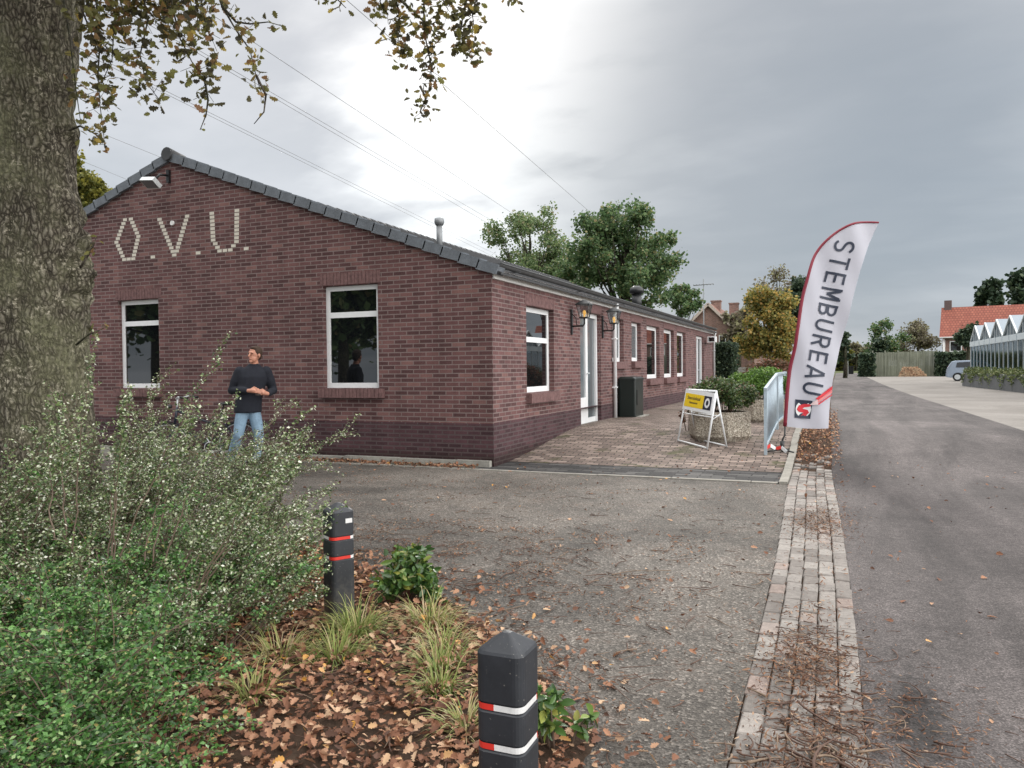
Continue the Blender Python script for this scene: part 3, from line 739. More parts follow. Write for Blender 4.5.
def lantern(y, label):
    z = 2.54; X = BX+.27
    r = thing('wall_lantern', (BX, y, 2.30), label, 'wall lamp', 'lanterns on the long wall')
    m = MB(); m.box(BX+.004, BX+.03, y-.035, y+.035, 2.10, 2.58)
    m.tube([(BX+.02, y, 2.26), (X-.03, y, 2.26), (X, y, 2.30), (X, y, 2.42)], .016, 8)
    m.tube([(BX+.02, y, 2.50), (BX+.10, y, 2.42), (BX+.12, y, 2.28)], .008, 6); m.part('bracket', MT['black'], r)
    def ring(w, zz): return [(X+sx*w, y+sy*w, zz) for sx, sy in ((-1,-1),(1,-1),(1,1),(-1,1))]
    m = MB(); m.loft([ring(.075, 2.425), ring(.12, 2.655)], sm=False, cap=False); m.part('glazing', MT['lglass'], r)
    m = MB(); m.loft([ring(.08, 2.40), ring(.08, 2.425)], sm=False); m.loft([ring(.145, 2.655), ring(.14, 2.672), ring(.06, 2.73), ring(.02, 2.755)], sm=False)
    for sx, sy in ((-1,-1),(1,-1),(1,1),(-1,1)): m.tube([(X+sx*.075, y+sy*.075, 2.42), (X+sx*.12, y+sy*.12, 2.66)], .007, 5)
    m.part('frame', MT['black'], r)
    m = MB(); m.tube([(X, y, 2.425), (X, y, 2.47)], .018, 8); m.sphere((X, y, 2.51), (.032, .032, .05), 10, 8); m.part('bulb', MT['bulb'], r)
lantern(14.05, 'black wall lantern with amber bulb, left of the white door'); lantern(16.16, 'black wall lantern with amber bulb, between the white door and the downpipe')
r = thing('wall_spotlight', (BX, 30.2, 2.42), 'small white box spotlight near the far end of the long wall', 'lamp')
m = MB(); m.tube([(BX, 30.2, 2.35), (BX+.25, 30.2, 2.33)], .02, 6); m.part('bracket', MT['black'], r)
m = MB(); m.box(BX+.12, BX+.42, 30.05, 30.4, 2.40, 2.62); m.part('housing', MT['white'], r)
m = MB(); m.box(BX+.16, BX+.38, 30.04, 30.048, 2.43, 2.59); m.part('lens', MT['glass'], r)
# cabinet
r = thing('utility_cabinet', (-4.4, 17.6, .32), 'dark green steel cabinet against the long wall beside the downpipe', 'cabinet')
c0, c1, y0, y1 = BX+.07, -4.22, 17.15, 17.92
def rrect(x0, x1, y0, y1, rr, z, n=4):
    pts = []
    for cx, cy, a0 in ((x1-rr, y1-rr, 0), (x0+rr, y1-rr, PI/2), (x0+rr, y0+rr, PI), (x1-rr, y0+rr, 1.5*PI)):
        for i in range(n+1): a = a0+PI/2*i/n; pts.append((cx+rr*math.cos(a), cy+rr*math.sin(a), z))
    return pts
m = MB(); m.loft([rrect(c0, c1, y0, y1, .05, .34), rrect(c0, c1, y0, y1, .05, 1.17)], sm=False); m.part('body', MT['cab'], r)
m = MB(); m.loft([rrect(c0-.01, c1+.02, y0-.02, y1+.02, .06, 1.17), rrect(c0-.01, c1+.02, y0-.02, y1+.02, .06, 1.21), rrect(c0+.05, c1-.05, y0+.04, y1-.04, .04, 1.25)], sm=False); m.part('lid', MT['cab'], r)
m = MB(); m.box(c0, c1+.10, y0+.05, y1+.15, .325, .345); m.part('base_plate', MT['stone'], r)
m = MB(); m.box(c1-.002, c1+.012, y0+.10, y0+.13, .60, .95); m.part('handle', MT['black'], r)

# ================================================================== BOLLARDS
tb = NT('bollard_plastic'); v = tb.obj(); nn = tb.noise(v, 30, 5, .7); n2 = tb.noise(v, 5, 5, .7)
tb.col(tb.ramp(n2, [(.3, (.012, .014, .018)), (.7, (.028, .031, .038))])).set(.5, 0, .5).bump(nn, .12, .003)
sxb = tb.n('ShaderNodeSeparateXYZ'); tb.l(v, sxb.inputs[0]); zb_ = tb.n('ShaderNodeMath', operation='MULTIPLY_ADD'); tb.l(nn, zb_.inputs[0]); zb_.inputs[1].default_value = .5; tb.l(sxb.outputs[2], zb_.inputs[2])
bc_ = tb.mix(tb.ramp(zb_.outputs[0], [(.25, .55), (.52, 0)]), tb.ramp(n2, [(.3, (.012, .014, .018)), (.7, (.028, .031, .038))]), (.13, .115, .095))
n9 = tb.noise(v, 70, 3, .6); bc_ = tb.mix(tb.ramp(n9, [(.66, 0), (.70, .6)]), bc_, (.22, .21, .19)); tb.col(bc_); MT['boll'] = tb.m
MT['red'] = plain('reflective_red', (.60, .035, .025), .4, var=.12, bump=.05); MT['bandw'] = plain('reflective_white', (.66, .66, .66), .4, var=.15, scale=30, bump=.05)
def bollard(x, y, rz_, label, h=.70, zoff=0, redx=-.012):
    r = thing('bollard', (x, y, bed_z(x, y)-.02+zoff), label, 'bollard', 'black bollards with reflective bands', rz_)
    hw = .071
    def ring(w, z, rr=.028): return rrect(-w, w, -w, w, rr, z, 5)
    H = h-.040
    m = MB(); rings = [ring(hw, -.1)]
    for zb in (H-.275, H-.165):
        rings += [ring(hw, zb-.004), ring(hw-.004, zb), ring(hw-.004, zb+.022), ring(hw, zb+.026)]
    rings += [ring(hw, H-.008), ring(hw-.004, H), ring(hw-.012, H+.006, .022), ring(.012, h-.002, .008), ring(.004, h, .003)]
    m.loft(rings, sm=False)
    m.part('post', MT['boll'], r, world=False)
    n = 5
    for zb in (H-.275, H-.165):
        path = ring(hw-.0015, zb+.004); path2 = ring(hw-.0015, zb+.027)
        for nm, mt, cond in (('red_band', 'red', 1), ('white_band', 'bandw', 0)):
            mm = []; L = len(path)
            # refine perimeter
            P = []
            for i in range(L):
                a, b = Vector(path[i]), Vector(path[(i+1) % L]); k_ = max(1, int((b-a).length/.012))
                for j in range(k_): P.append(a+(b-a)*j/k_)
            for i in range(len(P)):
                a, b = P[i], P[(i+1) % len(P)]; mid = (a+b)/2
                isred = (mid.y < -.04 and mid.x < redx) or (mid.y > .04 and mid.x > -redx) or (redx > 0 and abs(mid.x) > .04 and mid.x*mid.y > 0 and abs(mid.y) > .03)
                if isred == bool(cond):
                    up = Vector((0, 0, .017)); mm.append([a, b, b+up, a+up])
            runs = []
            for q in mm:
                if runs and (runs[-1][-1][1]-q[0]).length < 1e-5: runs[-1].append(q)
                else: runs.append([q])
            if len(runs) > 1 and (runs[-1][-1][1]-runs[0][0][0]).length < 1e-5: runs[0] = runs.pop()+runs[0]
            for run in runs:
                bb_ = MB(); V_ = [run[0][0], run[0][3]]; F_ = []
                for q in run: k2 = len(V_); V_ += [q[1], q[2]]; F_.append((k2-2, k2, k2+1, k2-1))
                bb_.add(V_, F_); bb_.part(nm, MT[mt], r, world=False)
    return r
vb = math.atan2(1.1, 2.55)
b1 = bollard(-.86, 1.98, R_(0), 'near black plastic bollard, foremost, cut off by the bottom of the picture')
b2 = bollard(-2.62, 3.63, R_(60), 'far black plastic bollard with small white sticker, beside the shrub', h=.69, redx=.045)
m = MB(); m.box(.012, .052, -.0735, -.0705, .58, .605); m.part('sticker', MT['bandw'], b2, world=False)
m = MB(); m.box(-.02, .006, .0, .0, 0, 0) if False else None

# ================================================================== SIGN, PLANTERS, RAILING, FLAG
def text_mesh(s, size, sx=1.0, bold=0.0, extr=.0):
    cu = bpy.data.curves.new('t', 'FONT'); cu.body = s; cu.size = size; cu.offset = bold; cu.align_x = 'CENTER'; cu.align_y = 'CENTER'; cu.extrude = extr; cu.resolution_u = 4
    o = bpy.data.objects.new('t', cu); COL.objects.link(o); bpy.context.view_layer.update()
    me = bpy.data.meshes.new_from_object(o.evaluated_get(bpy.context.evaluated_depsgraph_get()))
    vs = [(v.co.x*sx, v.co.y, v.co.z) for v in me.vertices]; fs = [tuple(p.vertices) for p in me.polygons]
    bpy.data.objects.remove(o); bpy.data.curves.remove(cu); bpy.data.meshes.remove(me)
    return vs, fs
MT['yellow'] = plain('yellow_sign_film', (.80, .56, .015), .4, var=.05, bump=.02)
MT['ink'] = plain('dark_ink', (.012, .016, .035), .5, var=.1, bump=0)
MT['signw'] = plain('white_sign_film', (.75, .77, .78), .4, var=.05, bump=.02)
A0, A1, B0, B1 = [Vector((x, y, ground_z(y)+.012)) for x, y in ((-2.49, 13.02), (-1.92, 12.45), (-2.19, 13.17), (-1.64, 12.65))]
T0 = (A0+B0)/2; T0.z = 1.075; T1 = (A1+B1)/2; T1.z = 1.065
sg = thing('folding_sign', tuple((A0+B1)/2), 'white folding stand sign with yellow and black panel on the terrace', 'sign')
m = MB()
for P, Q in ((A0, T0), (A1, T1)): m.tube([P, Q], .016, 8)
m.tube([A0+Vector((0, 0, .02)), A1+Vector((0, 0, .02))], .014, 8); m.tube([T0, T1], .016, 8); m.part('front_frame', MT['signw'], sg)
m = MB()
for P, Q in ((B0, T0), (B1, T1)): m.tube([P, Q-Vector((0, 0, .02))], .014, 8)
m.tube([B0+Vector((0, 0, .02)), B1+Vector((0, 0, .02))], .012, 8); m.tube([B0.lerp(T0, .55), B1.lerp(T1, .55)], .010, 8); m.tube([A0.lerp(T0, .55), A1.lerp(T1, .55)], .010, 8)
m.tube([A1.lerp(T1, .5), B1.lerp(T1, .6)], .008, 6)
m.part('back_frame', MT['signw'], sg)
# panel frame of reference on the front leaf
ux = (A1-A0).normalized(); uz = (T0-A0).normalized(); un = ux.cross(uz).normalized()
Wd = (T1-T0).length
def PM(x, z, d): return T0 + ux*x + uz*z + un*d
def pq(m, x0, x1, z0, z1, d0, d1, mi=0):
    vs = [PM(x, z, d) for d in (d0, d1) for z in (z0, z1) for x in (x0, x1)]
    m.add(vs, [(0,1,3,2),(5,4,6,7),(0,4,5,1),(2,3,7,6),(0,2,6,4),(1,5,7,3)], mi)
m = MB(); pq(m, .0, Wd, -.33, .015, .012, .028); pn = m.part('panel', MT['signw'], sg)
m = MB(); pq(m, .03, Wd*.69, -.275, -.055, .0285, .031); m.part('yellow_field', MT['yellow'], pn)
m = MB(); pq(m, Wd*.69+.005, Wd-.04, -.275, -.055, .0285, .031); m.part('black_field', MT['ink'], pn)
m = MB()
for txt, size, zc in (('Stemlokaal', .078, -.125), ('Gemeente', .052, -.200)):
    vs, fs = text_mesh(txt, size, 1.05, .0012); m.add([PM(Wd*.35+x, zc+y, .0325) for x, y, z in vs], fs)
m.part('writing', MT['ink'], pn)
m = MB(); cx = (Wd*.69+.005+Wd-.04)/2; n = 24
ro, ri = .082, .042
vs = [PM(cx+r0*.82*math.cos(2*PI*i/n), -.165+r0*math.sin(2*PI*i/n), .0325) for r0 in (ro, ri) for i in range(n)]
m.add(vs, [(i, (i+1) % n, n+(i+1) % n, n+i) for i in range(n)])
m.add([PM(cx+a, -.165+b, .0325) for a, b in ((0, .03), (.014, 0), (0, -.03), (-.014, 0))], [(0, 1, 2, 3)]) if False else None
m.part('ring_mark', MT['signw'], pn)

def m_aggr():
    t = NT('exposed_aggregate'); v = t.obj(); vo = t.n('ShaderNodeTexVoronoi'); vo.inputs['Scale'].default_value = 55; t.l(v, vo.inputs['Vector'])
    c = t.ramp(vo.outputs['Color'], [(0, (.10, .08, .06)), (.35, (.28, .24, .19)), (.75, (.50, .45, .37)), (1, (.70, .66, .57))]); nl = t.noise(v, 3, 5, .7)
    c = t.mix(.7, c, t.ramp(nl, [(.3, .55), (.65, 1.1)]), 'MULTIPLY'); t.col(c).set(.9, 0, .3).bump(vo.outputs['Distance'], .8, .01); return t.m
MT['aggr'] = m_aggr()
def hexpts(cx, cy, r, z, a0=PI/6): return [(cx+r*math.cos(a0+i*PI/3), cy+r*math.sin(a0+i*PI/3), z) for i in range(6)]
def planter(cx, cy, r, h, label, a0):
    z = ground_z(cy)+.008; t = thing('planter', (cx, cy, z), label, 'planter', 'hexagonal concrete planters')
    z -= .04
    m = MB(); m.loft([hexpts(cx, cy, r*.86, z, a0), hexpts(cx, cy, r, z+.10, a0), hexpts(cx, cy, r, z+h, a0), hexpts(cx, cy, r-.06, z+h, a0), hexpts(cx, cy, r-.075, z+h-.09, a0)], sm=False, cap=False)
    m.part('bowl', MT['aggr'], t)
    m = MB(); m.add(hexpts(cx, cy, r-.07, z+h-.08, a0), [tuple(range(6))]); m.part('soil', MT['soil'], t)
planter(-1.86, 13.42, .53, .50, 'nearest hexagonal concrete planter, behind the folding stand sign', R_(-8))
planter(-1.42, 16.6, .53, .50, 'middle hexagonal concrete planter behind the railing', R_(12))
planter(-1.5, 20.0, .53, .50, 'farthest hexagonal concrete planter beyond the other two', R_(8))
LM = {}
LM['rhodo'] = leafmat('dark_evergreen_leaf', [(0, (.03, .055, .02)), (.5, (.075, .12, .04)), (.85, (.14, .19, .06)), (1, (.20, .09, .07))], .3, .35, .5)
LM['bright'] = leafmat('bright_green_leaf', [(0, (.04, .09, .02)), (.5, (.10, .20, .035)), (1, (.20, .32, .06))], .3, .4)
LM['redbr'] = leafmat('reddish_leaf', [(0, (.05, .05, .02)), (.5, (.12, .07, .035)), (1, (.24, .09, .06))], .3, .5)
LAU_V = [(0,0,0),(.17,.22,.05),(.23,.5,.07),(.15,.8,.04),(0,1,-.04),(-.15,.8,.04),(-.23,.5,.07),(-.17,.22,.05),(0,.5,0)]; LAU_F = [(0,1,2,8),(8,2,3,4),(0,8,6,7),(8,4,5,6)]
def shrub(name, cx, cy, rx, ry, z0, h, n, size, mat, label, cat='shrub', stems=14, group=None, up=.35, tv=LEAF_V, tf=LEAF_F):
    r = thing(name, (cx, cy, z0), label, cat, group); m = MB(); P = []
    tips = []
    for i in range(stems):
        a = random.uniform(0, 2*PI); q = math.sqrt(random.random()); top = Vector((cx+rx*q*math.cos(a)*.85, cy+ry*q*math.sin(a)*.85, z0+h*(1-.45*q*q)*random.uniform(.7, 1)))
        base = Vector((cx+rx*.25*math.cos(a), cy+ry*.25*math.sin(a), z0-.03)); mid = base.lerp(top, .5)+Vector((0, 0, h*.08)); m.tube([base, mid, top], [.012*max(.6, h), .008*max(.6, h), .003], 5); tips += [top, base.lerp(top, .75)]
    m.part('stems', MT['stem'], r)
    N = n; k_ = len(tips)
    sub = np.array([tuple(t) for t in tips]); c = sub[RNG.integers(0, k_, N)]
    u = RNG.normal(size=(N, 3)); u /= np.linalg.norm(u, axis=1)[:, None]; s_ = np.minimum(rx, h)*.30*RNG.random(N)[:, None]**.4
    pos = c + u*s_*np.array([1, 1, .8]); pos[:, 2] = np.maximum(pos[:, 2], z0+.02)
    cloud('foliage', r, mat, pos, rand_rot(N, up*2), size*RNG.uniform(.6, 1.2, N), tv, tf); return r
shrub('evergreen_shrub', -1.80, 13.5, .58, .52, .66, .60, 13000, .055, LM['rhodo'], 'dark glossy evergreen shrub filling the nearest concrete planter', stems=24)
shrub('evergreen_shrub', -1.42, 16.6, .85, .65, .75, .62, 13000, .055, LM['bright'], 'bright green shrub in the middle planter behind the railing', stems=26)
shrub('evergreen_shrub', -1.5, 20.0, .85, .6, .75, .8, 9000, .07, LM['redbr'], 'reddish-leaved shrub in the farthest concrete planter', stems=22)
shrub('flowering_plant', -2.5, 14.1, .16, .16, .3, .62, 260, .05, LM['redbr'], 'small red-flowered plant just behind the folding sign', 'plant', stems=5)

# railing
rl = thing('railing', (-1.01, 12.2, ground_z(12.2)), 'galvanised steel bar railing along the kerb behind the beach flag', 'railing')
for k_, (ya, yb) in enumerate(((12.2, 14.55), (14.65, 17.1))):
    za, zb = ground_z(ya), ground_z(yb); ga = lambda y: za+(zb-za)*(y-ya)/(yb-ya)
    m = MB()
    for y in (ya, yb): m.box(-1.032, -.988, y-.022, y+.022, ground_z(y)-.05, ga(y)+1.0)
    m.beam((-1.01, ya-.03, za+1.0), (-1.01, yb+.03, zb+1.0), .045, .04); m.beam((-1.01, ya, za+.14), (-1.01, yb, zb+.14), .04, .03)
    m.part('frame', MT['galv'], rl)
    n = 15
    for i in range(1, n):
        y = ya+(yb-ya)*i/n; b = MB(); b.tube([(-1.01, y, ga(y)+.15), (-1.01, y, ga(y)+.98)], .009, 6); b.part('bar', MT['galv'], rl)

# beach flag: real cloth 3.4 m tall in its own vertical plane
FS = .01535; FLX, FLY = -.79, 12.47; FZ = ground_z(FLY)+.01
fg = thing('beach_flag', (FLX, FLY, FZ), 'tall white feather flag with red edge reading STEMBUREAU beside the railing', 'flag', rz=R_(22.95))
def fp(px, py): return ((px-782)*FS, (452-py)*FS)
def rip(x, z): return .030*math.sin(x*6.5+z*1.3) + .012*math.sin(x*15+z*4) + .008*math.sin(z*7-x*5)
Lp = [(785.7, 427), (787, 400), (790.5, 372), (794.6, 350), (797, 330), (802.8, 297.5), (806.5, 283), (810.2, 270), (815, 258.5), (822, 248), (829, 240.5), (838, 233.5), (848, 228), (858, 225.2), (868.5, 224.5), (879, 225)]
Rp = [(827, 429.2), (829.8, 405), (832.3, 385), (834.5, 373), (838, 360), (841.5, 347), (847.5, 323), (851, 306), (855, 290), (859.5, 273), (864.5, 259), (869, 248), (873, 239), (876, 232), (878, 227.5), (879.4, 225)]
# right edge resampled so that rows stay level-ish: straight interpolation per index
def catmull(P, n):
    out = []
    for i in range(len(P)-1):
        p0, p1, p2, p3 = P[max(i-1, 0)], P[i], P[i+1], P[min(i+2, len(P)-1)]
        for j in range(n):
            t = j/n; out.append(tuple(.5*((2*b)+(c-a)*t+(2*a-5*b+4*c-d)*t*t+(-a+3*b-3*c+d)*t**3) for a, b, c, d in zip(p0, p1, p2, p3)))
    out.append(P[-1]); return out
Lc = [fp(*p) for p in catmull(Lp, 4)]; Rc = [fp(*p) for p in catmull(Rp, 4)]
m = MB(); NC = 14; vs = []; fs = []
for (lx, lz), (rx_, rz2) in zip(Lc, Rc):
    for j in range(NC+1):
        t = j/NC; x = lx+(rx_-lx)*t; z = lz+(rz2-lz)*t + (-.02*math.sin(t*PI*1.0) if lz < .5 else 0); vs.append((x, rip(x, z), z))
for i in range(len(Lc)-1):
    for j in range(NC): q = i*(NC+1)+j; fs.append((q, q+1, q+NC+2, q+NC+1))
n0 = len(vs); vs2 = [(x, y+.0012, z) for x, y, z in vs]
m.add(vs+vs2, fs+[tuple(reversed([a+n0 for a in f])) for f in fs], 0, True)
tf_ = NT('flag_cloth'); tf_.col((.60, .60, .66)).set(.75, 0, .2); vv = tf_.obj(); tf_.bump(tf_.noise(vv, 6, 3), .1, .01)
tr = tf_.n('ShaderNodeBsdfTranslucent'); tr.inputs[0].default_value = (.62, .62, .68, 1); mx = tf_.n('ShaderNodeMixShader'); mx.inputs[0].default_value = .25
tf_.l(tf_.b.outputs[0], mx.inputs[1]); tf_.l(tr.outputs[0], mx.inputs[2]); tf_.l(mx.outputs[0], tf_.out.inputs['Surface']); MT['cloth'] = tf_.m
clo = m.part('cloth', MT['cloth'], fg, world=False)
MT['wine'] = plain('wine_red_sleeve', (.20, .012, .03), .6, var=.15, bump=.1)
m = MB(); m.tube([(x, rip(x, z), z) for x, z in Lc], [.030-.016*i/len(Lc) for i in range(len(Lc))], 8); m.part('sleeve', MT['wine'], fg, world=False)
m = MB(); m.tube([(0, 0, -.05), (.005, 0, .18), fp(784.6, 436)[:1]+(0,)+fp(784.6, 436)[1:], (Lc[0][0], rip(*Lc[0]), Lc[0][1]+.05)], [.016, .016, .014, .013], 8)
m.tube([(0, 0, .02), (0, 0, .16)], .032, 10); m.part('pole', MT['black'], fg, world=False)
m = MB()
for a in (.3, 1.9, 3.5, 5.0): m.tube([(0, 0, .03), (.28*math.cos(a), .28*math.sin(a), .012)], .012, 6)
m.part('base_feet', MT['black'], fg, world=False)
def flagpoly(m, pts, d):
    """polygon printed on the cloth, cut fine enough to follow its ripples"""
    P = [fp(*p) for p in pts]; n = len(P); cx = sum(p[0] for p in P)/n; cz = sum(p[1] for p in P)/n
    for i in range(n):
        a, b = P[i], P[(i+1) % n]; S = 5
        for u in range(S):
            t0, t1 = u/S, (u+1)/S
            q = [(cx+(a[0]-cx)*t0, cz+(a[1]-cz)*t0), (cx+(a[0]-cx)*t1, cz+(a[1]-cz)*t1), (cx+(b[0]-cx)*t1, cz+(b[1]-cz)*t1), (cx+(b[0]-cx)*t0, cz+(b[1]-cz)*t0)]
            m.add([(x, rip(x, z)-d, z) for x, z in q], [(0, 1, 2, 3)] if u else [(0, 1, 2)])
def Z2(x, y): return (780+x/13.96, 375+y/13.96)
MT['navy'] = plain('navy_print', (.022, .030, .055), .6, var=.1, bump=0); MT['pred'] = plain('red_print', (.62, .03, .045), .6, var=.1, bump=0); MT['ppink'] = plain('pale_red_print', (.70, .22, .22), .6, var=.1, bump=0)
m = MB()
pa = Vector(fp(843.8, 243)); pb = Vector(fp(809.6, 395)); d2 = (pb-pa); Lw = d2.length; d2.normalize(); nrm2 = Vector((-d2.y, d2.x)); mid = (pa+pb)/2
def arc(cx, cy, rx, ry, a0, a1, n=10): return [(cx+rx*math.cos(R_(a0+(a1-a0)*i/n)), cy+ry*math.sin(R_(a0+(a1-a0)*i/n))) for i in range(n+1)]
GL = {'S': [arc(.5, .74, .40, .19, 20, 180)+arc(.5, .74, .40, .21, 190, 250, 4)+arc(.5, .28, .40, .22, 75, 0, 6)+arc(.5, .26, .40, .19, -10, -160)],
 'T': [[(0, .925), (1, .925)], [(.5, .85), (.5, 0)]], 'E': [[(.12, 0), (.12, 1)], [(.2, .925), (.95, .925)], [(.2, .5), (.85, .5)], [(.2, .075), (.95, .075)]],
 'M': [[(.08, 0), (.08, 1)], [(.92, 0), (.92, 1)], [(.16, .93), (.5, .32)], [(.84, .93), (.5, .32)]],
 'B': [[(.12, 0), (.12, 1)], [(.2, .925), (.5, .925)]+arc(.55, .73, .34, .195, 85, -85)+[(.5, .53), (.2, .53)], [(.2, .455), (.5, .455)]+arc(.56, .265, .35, .19, 80, -85)+[(.5, .075), (.2, .075)]],
 'U': [[(.1, 1), (.1, .36)]+arc(.5, .34, .40, .265, 185, 355, 12)+[(.9, .36), (.9, 1)]],
 'R': [[(.12, 0), (.12, 1)], [(.2, .925), (.5, .925)]+arc(.55, .70, .35, .225, 85, -85)+[(.5, .475), (.2, .475)], [(.55, .42), (.88, 0)]],
 'A': [[(.03, 0), (.46, .98)], [(.97, 0), (.54, .98)], [(.22, .26), (.78, .26)]]}
CHW, CHH = Lw/10*.74, 20.0*FS; adv = Lw/9.74/1.0
for gi, ch in enumerate('STEMBUREAU'):
    m = MB(); x0 = -Lw/2 + gi*(Lw-CHW)/9; dd = 0
    for st_pts in GL[ch]:
        P = [Vector((x0+a*CHW, (b_-.5)*CHH)) for a, b_ in st_pts]
        Q = [P[0]]
        for u_, v_ in zip(P, P[1:]):
            k_ = max(1, int((v_-u_).length/.03)); Q += [u_.lerp(v_, j/k_) for j in range(1, k_+1)]
        vs = []
        for i, q in enumerate(Q):
            t = (Q[min(i+1, len(Q)-1)]-Q[max(i-1, 0)]).normalized(); nn_ = Vector((-t.y, t.x))*.0185
            for sg_ in (-1, 1):
                w_ = q+nn_*sg_; bow = -.03*(1-(2*w_.x/Lw)**2)+.02
                pp = mid+d2*w_.x+nrm2*(w_.y+bow); vs.append((pp.x, rip(pp.x, pp.y)-.009-dd, pp.y))
        m.add(vs, [(2*i, 2*i+1, 2*i+3, 2*i+2) for i in range(len(Q)-1)]); dd += .0004
    m.part('letter', MT['navy'], clo, world=False)
m = MB(); flagpoly(m, [Z2(213, 350), Z2(442, 372), Z2(420, 625), Z2(205, 605)], .008); m.part('logo_square', MT['navy'], clo, world=False)
m = MB(); flagpoly(m, [Z2(322+104*math.cos(a*PI/12), 490+112*math.sin(a*PI/12)) for a in range(24)], .011); m.part('logo_disc', MT['signw'], clo, world=False)
m = MB()
for q in ([(232, 490), (262, 435), (330, 415), (425, 418), (415, 452), (340, 462), (300, 492)], [(232, 490), (300, 478), (385, 500), (402, 540), (370, 562), (330, 540), (262, 525)], [(330, 540), (402, 530), (370, 575), (315, 602), (285, 588)]):
    flagpoly(m, [Z2(*p) for p in q], .014)
m.part('logo_stroke', MT['pred'], clo, world=False)
m = MB(); flagpoly(m, [Z2(727, 168), Z2(724, 222), Z2(505, 362), Z2(478, 340)], .016); flagpoly(m, [Z2(724, 282), Z2(724, 298), Z2(515, 432), Z2(500, 420)], .016); m.part('pencil_red', MT['pred'], clo, world=False)
m = MB(); flagpoly(m, [Z2(724, 226), Z2(724, 262), Z2(515, 400), Z2(503, 368)], .016); m.part('pencil_stripe', MT['ppink'], clo, world=False)
m = MB(); flagpoly(m, [Z2(500, 352), Z2(516, 428), Z2(450, 432), Z2(402, 430), Z2(440, 392)], .018); m.part('pencil_tip', plain('pale_pencil_tip', (.72, .55, .56), .6, bump=0), clo, world=False)
# red-white tape
tp = MB(); pts = [(-1.0, 12.25, ground_z(12.25)+.10), (-.95, 12.33, ground_z(12.3)+.13), (-.88, 12.40, ground_z(12.4)+.06), (-.80, 12.40, ground_z(12.4)+.09), (-.72, 12.36, ground_z(12.4)+.02)]
for i in range(4): tp.beam(pts[i], pts[i+1], .006, .05, i % 2)
tp.solo('barrier_tape', [MT['red'], MT['signw']], origin=(-1.0, 12.25, .1), label='red and white tape tied between the railing and flag base', cat='tape')

# ================================================================== PERSON
MT['skin'] = plain('skin', (.50, .235, .16), .55, var=.12, scale=12, bump=.05); MT['jeans'] = plain('washed_denim', (.20, .30, .40), .85, var=.3, scale=9, bump=.25)
MT['sweater'] = plain('dark_navy_knit', (.010, .012, .020), .9, var=.3, scale=25, bump=.4); MT['hair'] = plain('short_brown_hair', (.045, .025, .015), .8, var=.3, scale=60, bump=.5)
MT['shoe'] = plain('dark_shoes', (.02, .02, .022), .6)
def oval(c, rx, ry, rz=0, tilt=(0, 0), n=16):
    c = Vector(c); out = []
    for i in range(n):
        a = 2*PI*i/n; x, y = rx*math.cos(a), ry*math.sin(a); xr = x*math.cos(rz)-y*math.sin(rz); yr = x*math.sin(rz)+y*math.cos(rz)
        out.append(c+Vector((xr, yr, xr*tilt[0]+yr*tilt[1])))
    return out
def remeshed(mb, voxel, name, mat, root, smooth=4):
    me = mb.mesh(name, mat); bm = bmesh.new(); bm.from_mesh(me); bmesh.ops.recalc_face_normals(bm, faces=bm.faces[:]); bm.to_mesh(me); bm.free(); o = bpy.data.objects.new(name, me); COL.objects.link(o)
    r = o.modifiers.new('r', 'REMESH'); r.mode = 'VOXEL'; r.voxel_size = voxel; r.use_smooth_shade = True
    s = o.modifiers.new('s', 'SMOOTH'); s.iterations = smooth; s.factor = .5
    bpy.context.view_layer.update()
    me2 = bpy.data.meshes.new_from_object(o.evaluated_get(bpy.context.evaluated_depsgraph_get()))
    bpy.data.objects.remove(o); me2.name = name
    me2.polygons.foreach_set('use_smooth', [True]*len(me2.polygons))
    if not me2.materials: me2.materials.append(mat)
    q = bpy.data.objects.new(name, me2); COL.objects.link(q); q.parent = root; return q
def capt(m, pts, rad, n=12):
    m.tube(pts, rad, n)
    for p, r in zip(pts, rad if hasattr(rad, '__len__') else [rad]*len(pts)): m.sphere(p, r*.99, 12, 8)
pr = thing('person', (-8.11, 9.16, 0), 'man in dark navy sweater and light jeans standing by the gable wall, looking left', 'person', rz=R_(41.5)); pr.scale = (1.025, 1.025, 1.025)
HC = Vector((.03, -.03, 1.665))
sh = {'L': Vector((-.185, 0, 1.425)), 'R': Vector((.185, 0, 1.425))}; el = {'L': Vector((-.295, .03, 1.15)), 'R': Vector((.275, .03, 1.14))}
wr = {'L': Vector((-.075, -.22, 1.145)), 'R': Vector((.20, -.20, 1.095))}
hipL, kneeL, ankL = Vector((-.15, 0, .88)), Vector((-.22, -.06, .50)), Vector((-.34, .16, .13))
hipR, kneeR, ankR = Vector((.0, 0, .88)), Vector((.065, -.05, .48)), Vector((.02, .04, .09))
b = MB()
b.loft([oval((-.075, 0, .86), .155, .11), oval((-.07, 0, .98), .15, .105), oval((-.04, 0, 1.12), .135, .10), oval((-.01, 0, 1.30), .165, .115), oval((0, .01, 1.42), .17, .10), oval((.01, .01, 1.48), .09, .075)])
capt(b, [(.01, .01, 1.44), (.022, -.01, 1.56)], [.062, .055])
for s_ in 'LR':
    capt(b, [sh[s_], el[s_], wr[s_]], [.048, .038, .028])
capt(b, [hipL, kneeL, ankL], [.085, .056, .04]); capt(b, [hipR, kneeR, ankR], [.085, .056, .04])
